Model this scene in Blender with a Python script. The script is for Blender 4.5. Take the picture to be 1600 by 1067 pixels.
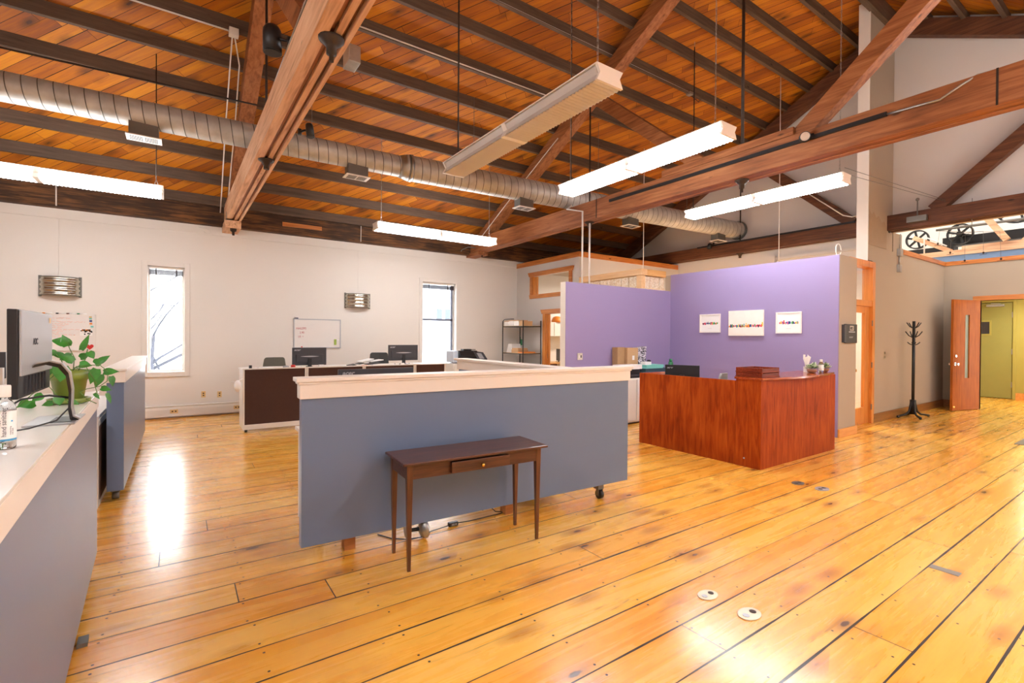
import bpy, bmesh, math, random
from mathutils import Vector, Matrix
random.seed(7)
for o in list(bpy.data.objects): bpy.data.objects.remove(o)
SC = bpy.context.scene
COL = SC.collection
PI = math.pi

# ---------------------------------------------------------------- camera
cam = bpy.data.objects.new('camera', bpy.data.cameras.new('camera'))
COL.objects.link(cam)
cam.data.sensor_width = 36; cam.data.lens = 754.69/1600*36
cam.data.clip_start = .02; cam.data.clip_end = 300
R_ = Vector((.8231, -.5678, .00641)); F_ = Vector((.5678, .8231, -.0079))
U_ = R_.cross(F_).normalized(); R_ = F_.cross(U_).normalized(); F_.normalize()
cam.matrix_world = Matrix(((R_.x, U_.x, -F_.x, 0), (R_.y, U_.y, -F_.y, 0), (R_.z, U_.z, -F_.z, 1.5), (0, 0, 0, 1)))
SC.camera = cam
# ---------------------------------------------------------------- world, exposure
SC.view_settings.view_transform = 'Standard'; SC.view_settings.look = 'None'
SC.view_settings.gamma = 1; SC.view_settings.use_curve_mapping = False
SC.view_settings.exposure = 1.2
W = bpy.data.worlds.new('world'); SC.world = W; W.use_nodes = True
W.node_tree.nodes['Background'].inputs[0].default_value = (.93, .96, 1, 1)
W.node_tree.nodes['Background'].inputs[1].default_value = 5.0
LAMP = 12.0      # strength of the lit fluorescent lenses

# ---------------------------------------------------------------- materials
def lin(c):
    return tuple(((v/255)/12.92 if v/255 <= .04045 else ((v/255+.055)/1.055)**2.4) for v in c)+(1,)
MATS = {}
class N:
    """small node-graph helper"""
    def __init__(s, name):
        s.m = bpy.data.materials.new(name); s.m.use_nodes = True
        s.t = s.m.node_tree; s.b = s.t.nodes['Principled BSDF']; MATS[name] = s.m
    def node(s, typ, ins=None, **kw):
        n = s.t.nodes.new(typ)
        for k, v in kw.items(): setattr(n, k, v)
        for k, v in (ins or {}).items(): s.set(n.inputs[k], v)
        return n
    def set(s, inp, v):
        if isinstance(v, bpy.types.NodeSocket): s.t.links.new(v, inp)
        else: inp.default_value = v
    def math(s, op, a, b=0.0, c=0.0):
        n = s.node('ShaderNodeMath', operation=op)
        s.set(n.inputs[0], a); s.set(n.inputs[1], b)
        if op in ('MULTIPLY_ADD', 'SMOOTH_MIN', 'COMPARE'): s.set(n.inputs[2], c)
        return n.outputs[0]
    def vec(s, x, y, z=0.0):
        return s.node('ShaderNodeCombineXYZ', {0: x, 1: y, 2: z}).outputs[0]
    def noise(s, vec, scale=1.0, detail=3.0, rough=.55, dist=0.0):
        return s.node('ShaderNodeTexNoise', {'Vector': vec, 'Scale': scale, 'Detail': detail, 'Roughness': rough, 'Distortion': dist}).outputs['Fac']
    def ramp(s, fac, stops):
        n = s.node('ShaderNodeValToRGB', {0: fac}); r = n.color_ramp
        while len(r.elements) < len(stops): r.elements.new(.5)
        for e, (p, c) in zip(r.elements, stops): e.position = p; e.color = lin(c) if len(c) == 3 else c
        return n.outputs[0]
    def mix(s, f, a, b, mode='MIX'):
        n = s.node('ShaderNodeMix', data_type='RGBA', blend_type=mode)
        s.set(n.inputs[0], f); s.set(n.inputs[6], a); s.set(n.inputs[7], b)
        return n.outputs[2]
    def mrange(s, v, a, b, c=0.0, d=1.0):
        return s.node('ShaderNodeMapRange', {0: v, 1: a, 2: b, 3: c, 4: d}).outputs[0]
    def bump(s, h, strength=.3, dist=.01):
        n = s.node('ShaderNodeBump', {'Strength': strength, 'Distance': dist, 'Height': h})
        s.t.links.new(n.outputs[0], s.b.inputs['Normal'])
    def out(s, col=None, rough=None, metal=None, coat=None, spec=None):
        for k, v in (('Base Color', col), ('Roughness', rough), ('Metallic', metal), ('Coat Weight', coat), ('Specular IOR Level', spec)):
            if v is not None: s.set(s.b.inputs[k], v)
        return s.m

def plain(name, c, rough=.5, metal=0.0, var=.04, scale=6.0, coat=0.0, bump=0.0, bscale=200.0):
    n = N(name); col = lin(c)
    tc = n.node('ShaderNodeTexCoord').outputs['Object']
    f = n.noise(tc, scale, 3)
    k = n.mrange(f, .3, .7, 1-var, 1+var)
    cc = n.node('ShaderNodeVectorMath', {0: col[:3]}, operation='SCALE'); n.set(cc.inputs['Scale'], k)
    n.out(cc.outputs[0], rough, metal, coat)
    if bump: n.bump(n.noise(tc, bscale, 2), bump, .002)
    return n.m
def emit(name, c, strength):
    n = N(name); col = lin(c)
    n.out(col, .4); n.set(n.b.inputs['Emission Color'], col); n.set(n.b.inputs['Emission Strength'], strength)
    return n.m
def wood(name, dark, mid, light, axis='X', rough=.5, scale=1.0, streak=14.0, coat=0.0, knots=True, bump=.15, spec=.4):
    n = N(name)
    tc = n.node('ShaderNodeTexCoord').outputs['Object']
    s = {'X': (1, streak, streak), 'Y': (streak, 1, streak), 'Z': (streak, streak, 1)}[axis]
    mp = n.node('ShaderNodeMapping', {'Vector': tc, 'Scale': tuple(v*scale for v in s)}).outputs[0]
    g = n.noise(mp, 1.6, 5, .6, .6)
    big = n.noise(tc, 1.3*scale, 2)
    f = n.math('ADD', n.math('MULTIPLY', g, .75), n.math('MULTIPLY', big, .3))
    col = n.ramp(f, [(.3, dark), (.5, mid), (.72, light)])
    if knots:
        k = n.node('ShaderNodeTexVoronoi', {'Vector': n.node('ShaderNodeMapping', {'Vector': tc, 'Scale': tuple((1 if v == 1 else 2.6) for v in s)}).outputs[0], 'Scale': 2.2*scale})
        km = n.mrange(k.outputs['Distance'], .05, .12, 1, 0)
        km = n.math('MULTIPLY', km, n.math('GREATER_THAN', n.node('ShaderNodeSeparateColor', {0: k.outputs['Color']}).outputs[0], .55))
        col = n.mix(n.math('MULTIPLY', km, .75), col, lin(tuple(v*.35 for v in dark)))
    n.out(col, rough, 0, coat, spec)
    n.bump(g, bump, .004)
    return n.m
def planks(name, cols, width, length, seam, rough, coat, seamcol, nails=False, tone=.55, knotmin=.6, varl=.5):
    n = N(name)
    uv = n.node('ShaderNodeSeparateXYZ', {0: n.node('ShaderNodeUVMap').outputs[0]})
    u, v = uv.outputs[0], uv.outputs[1]
    vw = n.math('DIVIDE', v, width); iv = n.math('FLOOR', vw)
    w1 = n.node('ShaderNodeTexWhiteNoise', {'W': iv}, noise_dimensions='1D').outputs['Value']
    uo = n.math('ADD', n.math('DIVIDE', u, length), n.math('MULTIPLY', w1, 7.3)); iu = n.math('FLOOR', uo)
    w2 = n.node('ShaderNodeTexWhiteNoise', {'Vector': n.vec(iv, iu)}, noise_dimensions='2D').outputs['Value']
    gv = n.vec(n.math('MULTIPLY_ADD', w2, 53.0, u), n.math('MULTIPLY', v, 16.0), n.math('MULTIPLY', w2, 9.0))
    g = n.noise(gv, .9, 6, .6, .8)
    gf = n.noise(n.vec(n.math('MULTIPLY', u, 3.0), n.math('MULTIPLY', v, 90.0), w2), 1.0, 3, .6)
    big = n.noise(n.vec(u, v, 0.0), .7, 2)
    f = n.math('ADD', n.math('MULTIPLY', w2, varl), n.math('ADD', n.math('MULTIPLY', g, tone), n.math('MULTIPLY', gf, .18)))
    f = n.math('ADD', f, n.math('MULTIPLY', n.math('SUBTRACT', big, .5), .35))
    f = n.mrange(f, .2, varl*.8+tone*.8+.14, 0, 1)
    col = n.ramp(f, [(i/(len(cols)-1), c) for i, c in enumerate(cols)])
    # dark streaks in the grain
    st = n.mrange(n.noise(n.vec(n.math('MULTIPLY_ADD', w2, 31.0, n.math('MULTIPLY', u, 1.7)), n.math('MULTIPLY', v, 24.0), 3.0), 1.0, 4, .65, 1.2), .62, .74, 0, .55)
    col = n.mix(st, col, lin(tuple(x*.5 for x in cols[0])))
    # knots
    k = n.node('ShaderNodeTexVoronoi', {'Vector': n.vec(n.math('MULTIPLY', u, 1.3), n.math('MULTIPLY', v, 3.6), 0.0), 'Scale': 1.5})
    kd = n.math('ADD', k.outputs['Distance'], n.math('MULTIPLY', n.noise(n.vec(u, v), 14, 3), .09))
    gate = n.math('GREATER_THAN', n.node('ShaderNodeSeparateColor', {0: k.outputs['Color']}).outputs[0], knotmin)
    col = n.mix(n.math('MULTIPLY', n.mrange(kd, .13, .42, .75, 0), gate), col, lin(tuple(x*.75 for x in cols[0])))
    col = n.mix(n.math('MULTIPLY', n.mrange(kd, .11, .135, .9, 0), gate), col, lin((70, 38, 20)))
    # seams
    fv = n.math('FRACT', vw); dv = n.math('MULTIPLY', n.math('MINIMUM', fv, n.math('SUBTRACT', 1.0, fv)), width)
    wv = n.math('MULTIPLY', n.mrange(n.noise(n.vec(n.math('MULTIPLY', u, .5), n.math('MULTIPLY', n.math('ROUND', vw), 7.7)), 1.0, 4, .7), .35, .7, .25, 1.5), seam)
    sm = n.math('LESS_THAN', dv, wv)
    fu = n.math('FRACT', uo); du = n.math('MULTIPLY', n.math('MINIMUM', fu, n.math('SUBTRACT', 1.0, fu)), length)
    em = n.math('LESS_THAN', du, seam*.55)
    mask = n.math('MAXIMUM', sm, em)
    if nails:
        j = n.node('ShaderNodeTexWhiteNoise', {'Vector': n.vec(iv, n.math('FLOOR', n.math('DIVIDE', u, .62)))}, noise_dimensions='2D').outputs['Color']
        js = n.node('ShaderNodeSeparateXYZ', {0: j})
        pu = n.math('ADD', n.math('MULTIPLY', n.math('SUBTRACT', n.math('FRACT', n.math('DIVIDE', u, .62)), .5), .62), n.math('MULTIPLY', n.math('SUBTRACT', js.outputs[0], .5), .05))
        pv = n.math('ADD', n.math('MULTIPLY', n.math('SUBTRACT', n.math('ABSOLUTE', n.math('SUBTRACT', fv, .5)), .34), width), n.math('MULTIPLY', n.math('SUBTRACT', js.outputs[1], .5), .03))
        nd = n.math('SQRT', n.math('ADD', n.math('MULTIPLY', pu, pu), n.math('MULTIPLY', pv, pv)))
        mask = n.math('MAXIMUM', mask, n.math('LESS_THAN', nd, .0062))
        # small stray nail holes and gouges
        v2 = n.node('ShaderNodeTexVoronoi', {'Vector': n.vec(n.math('MULTIPLY', u, 2.2), n.math('MULTIPLY', v, 6.0), 0.0), 'Scale': 1.6})
        g2 = n.math('GREATER_THAN', n.node('ShaderNodeSeparateColor', {0: v2.outputs['Color']}).outputs[1], .6)
        mask = n.math('MAXIMUM', mask, n.math('MULTIPLY', n.math('LESS_THAN', v2.outputs['Distance'], .026), g2))
    col = n.mix(mask, col, lin(seamcol))
    r = n.mrange(g, .3, .7, rough*.8, rough*1.3)
    n.out(col, n.math('MAXIMUM', r, n.math('MULTIPLY', mask, .8)), 0, coat)
    n.set(n.b.inputs['Coat Roughness'], .17)
    h = n.math('SUBTRACT', n.math('MULTIPLY', n.noise(n.vec(n.math('MULTIPLY', u, .8), n.math('MULTIPLY', v, 5.0)), 1.0, 3), .5), n.math('MULTIPLY', mask, 1.0))
    n.bump(h, .25, .006)
    return n.m

floor_m = planks('floor_boards', [(222, 134, 30), (242, 168, 54), (248, 188, 76), (250, 202, 102)], .2553, 5.2, .0056, .26, .6, (34, 18, 8), nails=True, tone=.75, varl=.28, knotmin=.45)
deck_m = planks('deck_boards', [(84, 40, 3), (146, 76, 4), (184, 108, 8), (214, 142, 24)], .135, 2.4, .0042, .6, 0, (38, 20, 10), tone=.95, knotmin=.42, varl=.5)
timber = wood('red_timber_y', (88, 48, 24), (140, 84, 46), (174, 114, 70), 'Y', .55)
timber_x = wood('red_timber_x', (88, 48, 24), (140, 84, 46), (174, 114, 70), 'X', .55)
timber_pale = wood('pale_sawn_timber', (160, 114, 80), (216, 168, 130), (238, 200, 164), 'Y', .6)
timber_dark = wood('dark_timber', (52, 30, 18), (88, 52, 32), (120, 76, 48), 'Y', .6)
purlin_m = wood('grey_purlin', (66, 52, 42), (90, 72, 58), (110, 88, 70), 'X', .65)
plate_m = wood('charred_plate', (30, 20, 12), (70, 44, 24), (140, 92, 48), 'X', .7, scale=1.4)
trim_m = wood('amber_pine', (168, 92, 30), (208, 130, 54), (226, 154, 78), 'Z', .35, coat=.3)
trim_h = wood('amber_pine_level', (150, 82, 30), (190, 114, 50), (214, 144, 76), 'Y', .35, coat=.3)
trim_x = wood('amber_pine_x', (150, 82, 30), (190, 114, 50), (214, 144, 76), 'X', .35, coat=.3)
pine_pale = wood('pale_pine', (214, 164, 110), (232, 190, 140), (240, 206, 160), 'Y', .45)
pine_pale_x = wood('pale_pine_x', (204, 144, 80), (226, 174, 110), (236, 190, 130), 'X', .45)
skirt_m = wood('dark_baseboard', (96, 58, 24), (134, 86, 40), (160, 108, 56), 'X', .4, coat=.2)
skirt_l = wood('amber_baseboard', (200, 128, 56), (220, 152, 80), (232, 172, 100), 'X', .4)
cherry = wood('cherry_laminate', (108, 36, 4), (152, 60, 8), (180, 86, 22), 'Z', .55, scale=1.6, streak=9, coat=0, knots=False, bump=.02, spec=.12)
cherry_h = wood('cherry_laminate_top', (112, 42, 8), (154, 64, 16), (178, 86, 30), 'X', .25, scale=1.6, streak=9, coat=.4, knots=False, bump=.02)
walnut = wood('dark_walnut', (44, 22, 12), (78, 42, 24), (104, 60, 36), 'X', .35, scale=2.2, coat=.25, knots=False, bump=.05)
walnut_z = wood('dark_walnut_leg', (58, 30, 14), (92, 52, 28), (118, 70, 40), 'Z', .35, scale=2.2, coat=.25, knots=False, bump=.05)
doorwood = wood('door_oak_veneer', (130, 62, 12), (162, 86, 22), (184, 104, 34), 'Z', .5, scale=1.5, spec=.2, knots=False, bump=.03)
mahog = wood('mahogany_tray', (70, 22, 10), (116, 44, 22), (150, 66, 34), 'X', .45, scale=3, coat=.0, knots=False, bump=.02, spec=.15)

wall_m = plain('cream_wall', (228, 222, 214), .75, var=.012, scale=.8)
wall_g = plain('greige_wall', (206, 200, 194), .75, var=.012, scale=.8)
wall_t = plain('tan_wall', (170, 156, 138), .7, var=.015, scale=.8)
wall_w = plain('white_paint', (228, 222, 212), .6, var=.01)
purple = plain('purple_paint', (150, 134, 176), .6, var=.01, scale=.8)
olive = plain('olive_paint', (168, 160, 84), .55, var=.015)
olive_d = plain('olive_door_paint', (150, 148, 84), .5, var=.015)
blueg = plain('blue_grey_paint', (105, 122, 150), .3, var=.02, scale=2)
capw = plain('white_trim_paint', (232, 222, 210), .4, var=.01)
white = plain('white_enamel', (236, 230, 222), .4, var=.01)
whitem = plain('white_metal', (225, 220, 212), .35, var=.01)
black = plain('black_plastic', (24, 24, 26), .4, var=.08)
blackm = plain('black_metal', (20, 19, 20), .45, var=.08)
dgrey = plain('dark_grey_plastic', (58, 58, 62), .42, var=.05)
grey = plain('grey_fabric', (150, 152, 150), .8, var=.05, bump=.3)
brownf = plain('brown_panel_fabric', (72, 46, 36), .9, var=.05, scale=40, bump=.4)
galv = plain('galvanised_steel', (176, 176, 172), .38, .85, var=.10, scale=14)
galvd = plain('dull_steel', (120, 118, 112), .5, .6, var=.06, scale=10)
chrome = plain('chrome', (210, 208, 204), .18, 1.0, var=.02)
brass = plain('brass', (212, 170, 80), .25, 1.0, var=.04)
iron = plain('dark_iron', (60, 48, 40), .55, .5, var=.15, scale=30)
silver = plain('silver_plastic', (172, 174, 178), .3, .35, var=.02)
potg = plain('olive_green_pot', (122, 140, 58), .35, var=.06, coat=.3)
leafm = plain('pothos_leaf', (56, 128, 46), .32, var=.22, scale=30)
stemm = plain('pothos_stem', (84, 120, 52), .5, var=.1)
leafp = plain('pale_succulent_leaf', (214, 226, 196), .5, var=.2, scale=60)
leafd = plain('dark_succulent_leaf', (96, 124, 84), .5, var=.2, scale=60)
terra = plain('clay_bowl', (160, 112, 84), .5, var=.08)
paper = plain('paper_white', (240, 238, 234), .6, var=.01)
card = plain('brown_cardboard', (196, 158, 116), .75, var=.04)
teal = plain('teal_folder', (120, 200, 190), .5, var=.03)
bluep = plain('blue_label', (60, 150, 200), .4, var=.01)
orangep = plain('orange_folder', (236, 140, 50), .5, var=.03)
greenp = plain('green_plastic', (50, 130, 80), .4, var=.03)
redp = plain('red_paint', (206, 44, 36), .45, var=.03)
wboard = plain('whiteboard_face', (232, 226, 220), .25, var=.01)
ink_o = plain('orange_marker', (240, 160, 130), .5, var=.02)
ink_r = plain('red_marker', (190, 70, 80), .5, var=.02)
ink_k = plain('black_marker', (40, 40, 50), .5, var=.02)
almond = plain('almond_plastic', (222, 190, 130), .4, var=.01)
bluec = plain('blue_loft_paint', (112, 134, 162), .7, var=.03)
vent_k = plain('vent_shadow_metal', (46, 46, 46), .5, .3, var=.05)
screen_w = plain('frosted_lens', (196, 190, 184), .35, var=.02)
bark = plain('winter_bark', (62, 64, 72), .9, var=.2)
snow = plain('snow', (236, 238, 242), .9, var=.02)
siding = plain('white_siding', (225, 228, 232), .8, var=.02)
glassb = plain('outside_pane', (66, 74, 84), .6, var=.02)
lit = emit('lit_lens', (250, 252, 255), LAMP)
added_fill_lit = emit('added_fill_lens', (250, 250, 252), LAMP*1.3)  # brighter lens for the added strips out of view
warm = emit('warm_lamp_glow', (255, 226, 180), 2.0)

def glass_mat():
    n = N('window_glass')
    tr = n.node('ShaderNodeBsdfTransparent'); gl = n.node('ShaderNodeBsdfGlossy', {'Roughness': .02})
    lw = n.node('ShaderNodeLayerWeight', {'Blend': .5}).outputs['Facing']
    mx = n.node('ShaderNodeMixShader', {0: n.math('MULTIPLY_ADD', n.math('POWER', lw, 5.0), .9, .03)})
    n.t.links.new(tr.outputs[0], mx.inputs[1]); n.t.links.new(gl.outputs[0], mx.inputs[2])
    n.t.links.new(mx.outputs[0], n.t.nodes['Material Output'].inputs[0])
    return n.m
glass = glass_mat()
def clear_mat(name, col, rough=.05):
    n = N(name); n.out(lin(col), rough); n.set(n.b.inputs['Transmission Weight'], 1.0); n.set(n.b.inputs['IOR'], 1.3)
    return n.m
clearp = clear_mat('clear_plastic', (240, 244, 246))
def block_mat():
    n = N('glass_block_face'); tc = n.node('ShaderNodeTexCoord').outputs['Object']
    f = n.noise(tc, 22, 3, .6, 1.5)
    n.out(n.ramp(f, [(.3, (206, 170, 128)), (.5, (232, 212, 184)), (.7, (250, 240, 226))]), .08, 0, .6)
    n.bump(f, .6, .01); return n.m
blockm = block_mat()
def duct_mat():
    n = N('spiral_duct_steel'); tc = n.node('ShaderNodeTexCoord').outputs['Object']
    sx = n.node('ShaderNodeSeparateXYZ', {0: tc}); th = n.node('ShaderNodeMath', {0: sx.outputs[1], 1: sx.outputs[2]}, operation='ARCTAN2').outputs[0]
    p = n.math('FRACT', n.math('ADD', n.math('DIVIDE', sx.outputs[0], .135), n.math('DIVIDE', th, 2*PI)))
    d = n.math('ABSOLUTE', n.math('SUBTRACT', p, .5))
    seam = n.math('LESS_THAN', d, .035)
    f = n.noise(tc, 5, 4)
    col = n.mix(seam, n.ramp(f, [(.3, (168, 166, 160)), (.7, (204, 202, 196))]), lin((92, 88, 82)))
    n.out(col, n.mrange(f, .3, .7, .46, .6), .35); n.bump(n.mrange(d, 0, .08, 1, 0), .5, .01)
    return n.m
duct_m = duct_mat()
def wavy_metal():
    n = N('ribbed_galvanised'); tc = n.node('ShaderNodeTexCoord').outputs['Object']
    n.out(lin((188, 184, 172)), .22, .95); n.bump(n.noise(tc, 9, 2), .25, .01); return n.m
wavy = wavy_metal()
def zebra():
    n = N('black_white_wrap'); tc = n.node('ShaderNodeTexCoord').outputs['Object']
    f = n.noise(tc, 16, 2, .5, 2.5)
    n.out(n.ramp(f, [(.47, (20, 20, 24)), (.53, (225, 220, 225))]), .3); return n.m
zeb = zebra()

# ---------------------------------------------------------------- geometry helpers
class B:
    """collects shapes in world metres; build() links them as ONE mesh object"""
    def __init__(s, o=(0, 0, 0)):
        s.bm = bmesh.new(); s.o = Vector(o); s.uv = None
    def quad(s, pts, mi=0):
        f = s.bm.faces.new([s.bm.verts.new(Vector(p)-s.o) for p in pts]); f.material_index = mi; return f
    def box(s, x0, x1, y0, y1, z0, z1, mi=0):
        return s.hexa([(x0, y0, z0), (x1, y0, z0), (x1, y1, z0), (x0, y1, z0)], [(x0, y0, z1), (x1, y0, z1), (x1, y1, z1), (x0, y1, z1)], mi)
    def hexa(s, lo, hi, mi=0):
        return s.loft([lo, hi], mi)
    def loft(s, rings, mi=0, close=True, caps=True, smooth=False):
        vs = [[s.bm.verts.new(Vector(p)-s.o) for p in r] for r in rings]
        n = len(vs[0])
        for a, b in zip(vs, vs[1:]):
            for i in range(n if close else n-1):
                j = (i+1) % n
                f = s.bm.faces.new((a[i], a[j], b[j], b[i])); f.material_index = mi; f.smooth = smooth
        if caps:
            for r in (list(reversed(vs[0])), vs[-1]):
                try:
                    f = s.bm.faces.new(r); f.material_index = mi
                except ValueError: pass
        return s
    def prism(s, poly, z0, z1, mi=0):
        return s.loft([[(x, y, z0) for x, y in poly], [(x, y, z1) for x, y in poly]], mi)
    def prism_x(s, poly, x0, x1, mi=0):      # poly in (y, z)
        return s.loft([[(x0, y, z) for y, z in poly], [(x1, y, z) for y, z in poly]], mi)
    def prism_y(s, poly, y0, y1, mi=0):      # poly in (x, z)
        return s.loft([[(x, y0, z) for x, z in poly], [(x, y1, z) for x, z in poly]], mi)
    def frame(s, p0, p1):
        d = (Vector(p1)-Vector(p0)).normalized()
        up = Vector((0, 0, 1)) if abs(d.z) < .95 else Vector((1, 0, 0))
        a = d.cross(up).normalized(); b = a.cross(d).normalized(); return a, b
    def cyl(s, p0, p1, r, seg=16, r1=None, mi=0, smooth=True, caps=True):
        a, b = s.frame(p0, p1); r1 = r if r1 is None else r1
        rings = []
        for p, q in ((Vector(p0), r), (Vector(p1), r1)):
            rings.append([p+(a*math.cos(t)+b*math.sin(t))*q for t in (2*PI*i/seg for i in range(seg))])
        return s.loft(rings, mi, smooth=smooth, caps=caps)
    def bar(s, p0, p1, w, h, mi=0):           # box beam, w sideways, h upwards
        a, b = s.frame(p0, p1); rings = []
        for p in (Vector(p0), Vector(p1)):
            rings.append([p+a*w/2*i+b*h/2*j for i, j in ((-1, -1), (1, -1), (1, 1), (-1, 1))])
        return s.loft(rings, mi)
    def tube(s, pts, r, seg=8, mi=0):
        pts = [Vector(p) for p in pts]; rings = []; ref = None
        for i, p in enumerate(pts):
            d = (pts[min(i+1, len(pts)-1)]-pts[max(i-1, 0)]).normalized()
            if ref is None: ref = Vector((0, 0, 1)) if abs(d.z) < .9 else Vector((1, 0, 0))
            a = d.cross(ref).normalized(); b = a.cross(d).normalized(); ref = b
            rr = r[i] if isinstance(r, (list, tuple)) else r
            rings.append([p+(a*math.cos(t)+b*math.sin(t))*rr for t in (2*PI*k/seg for k in range(seg))])
        return s.loft(rings, mi, smooth=True)
    def lathe(s, c, prof, seg=24, mi=0, a0=0, a1=2*PI, caps=True):
        full = abs(a1-a0-2*PI) < 1e-6; n = seg if full else seg+1
        rings = [[(c[0]+r*math.cos(a0+(a1-a0)*i/seg), c[1]+r*math.sin(a0+(a1-a0)*i/seg), c[2]+z) for i in range(n)] for r, z in prof]
        return s.loft(rings, mi, close=full, caps=caps and full, smooth=True)
    def ball(s, c, r, sx=1, sy=1, sz=1, mi=0, n=8):
        prof = [(r*math.sin(PI*i/n)*1.0+1e-4, -r*math.cos(PI*i/n)) for i in range(n+1)]
        rings = [[(c[0]+q*sx*math.cos(2*PI*k/12), c[1]+q*sy*math.sin(2*PI*k/12), c[2]+z*sz) for k in range(12)] for q, z in prof]
        return s.loft(rings, mi, smooth=True)
    def build(s, name, mats, parent=None, label=None, cat=None, group=None, kind=None, bevel=0, loc=None):
        me = bpy.data.meshes.new(name)
        bmesh.ops.recalc_face_normals(s.bm, faces=s.bm.faces[:])
        s.bm.to_mesh(me); s.bm.free()
        for m in (mats if isinstance(mats, (list, tuple)) else [mats]): me.materials.append(m)
        o = bpy.data.objects.new(name, me); COL.objects.link(o)
        if parent is not None: o.parent = parent
        else: o.location = s.o
        if loc is not None: o.location = loc
        if bevel:
            b = o.modifiers.new('bevel', 'BEVEL'); b.width = bevel; b.segments = 2; b.limit_method = 'ANGLE'
        if label: o['label'] = label
        if cat: o['category'] = cat
        if group: o['group'] = group
        if kind: o['kind'] = kind
        return o
def thing(name, label, cat, loc=(0, 0, 0), rz=0, group=None, kind=None):
    o = bpy.data.objects.new(name, None); COL.objects.link(o); o.empty_display_size = .1
    o.location = loc; o.rotation_euler = (0, 0, rz); o['label'] = label; o['category'] = cat
    if group: o['group'] = group
    if kind: o['kind'] = kind
    return o
def struct(name, loc=(0, 0, 0)):
    o = bpy.data.objects.new(name, None); COL.objects.link(o); o.location = loc; o['kind'] = 'structure'; return o
def text(body, size, origin, right, up, m, parent, name='lettering', depth=.0015, off=(0, 0, 0), bold=0, sx=1.0, shear=0.0):
    cu = bpy.data.curves.new('txt', 'FONT'); cu.body = body; cu.size = size; cu.extrude = depth; cu.offset = bold; cu.shear = shear
    t = bpy.data.objects.new('txt', cu); COL.objects.link(t)
    dg = bpy.context.evaluated_depsgraph_get(); dg.update()
    me = bpy.data.meshes.new_from_object(t.evaluated_get(dg)); bpy.data.objects.remove(t)
    r = Vector(right).normalized(); u = Vector(up).normalized(); n = r.cross(u)
    M = Matrix(((r.x*sx, u.x, n.x, 0), (r.y*sx, u.y, n.y, 0), (r.z*sx, u.z, n.z, 0), (0, 0, 0, 1)))
    me.transform(Matrix.Translation(Vector(origin)-Vector(off)) @ M)
    me.materials.clear(); me.materials.append(m); me.name = name
    o = bpy.data.objects.new(name, me); COL.objects.link(o); o.parent = parent
    return o
def copy_tree(o, parent=None):
    c = o.copy(); COL.objects.link(c)
    if parent is not None: c.parent = parent
    for ch in [x for x in bpy.data.objects if x.parent == o]: copy_tree(ch, c)
    return c
# ================================================================ SETTING
YB = 10.746          # window wall face
def zr(y): return 7.2-.511*abs(y-3.45)          # underside of the principal rafters
S = {'kind': 'structure'}
b = B(); q = b.quad([(-6, -4, 0), (18, -4, 0), (18, 11, 0), (-6, 11, 0)])
uvl = b.bm.loops.layers.uv.new('UVMap')
for l in q.loops: l[uvl].uv = (l.vert.co.x, l.vert.co.y-.545+.2553*40)
b.build('floor', floor_m, kind='structure')
b = B(); b.box(-6, 18, -4, 11, -.12, -.004); b.build('trim_12', plain('subfloor', (90, 60, 40), .9), kind='structure')

# roof deck: diagonal sheathing on two slopes, with purlins
ceil = struct('ceiling')
b = B(); uvl = b.bm.loops.layers.uv.new('UVMap')
def zd(y): return 7.63-.511*abs(y-3.45)
for (ya, yb_, sg) in ((10.95, 3.45, 1), (3.45, -4.2, -1)):
    f = b.quad([(-6, ya, zd(ya)), (11.3, ya, zd(ya)), (11.3, yb_, zd(yb_)), (-6, yb_, zd(yb_))])
    for l in f.loops:
        x = l.vert.co.x; t = (3.45-l.vert.co.y)*1.123
        l[uvl].uv = ((x+t)*.7071+20, (x-t)*.7071+20)
f = b.quad([(-6, 10.95, zd(10.95)+.1), (11.3, 10.95, zd(10.95)+.1), (11.3, 3.45, 7.76), (-6, 3.45, 7.76)])
f = b.quad([(-6, -4.2, zd(-4.2)+.1), (11.3, -4.2, zd(-4.2)+.1), (11.3, 3.45, 7.76), (-6, 3.45, 7.76)])
b.build('roof_deck', deck_m, ceil)
def purlin(y, name='purlin'):
    zt = zd(y)-.004; zb = zt-.155
    b = B((2.6, y, zt)); s = .511*.03*(1 if y > 3.45 else -1)
    b.loft([[(x, y-.03, zb), (x, y+.03, zb), (x, y+.03, zt-s), (x, y-.03, zt+s)] for x in (-6, 11.19)])
    b.build(name, purlin_m, ceil, loc=(2.6, y, zt))
for y in (10.45, 9.95, 9.42, 8.86, 8.32, 7.82, 7.33, 6.78, 6.28, 5.82, 5.36, 4.9, 4.45, 3.98, 2.95, 2.45, 1.95, 1.45, .95, .45, -.05, -.6, -1.2):
    purlin(y)
b = B(); b.box(-6, 11.19, 3.4, 3.5, 7.3, 7.63); b.build('ridge_beam', purlin_m, ceil)

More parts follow.
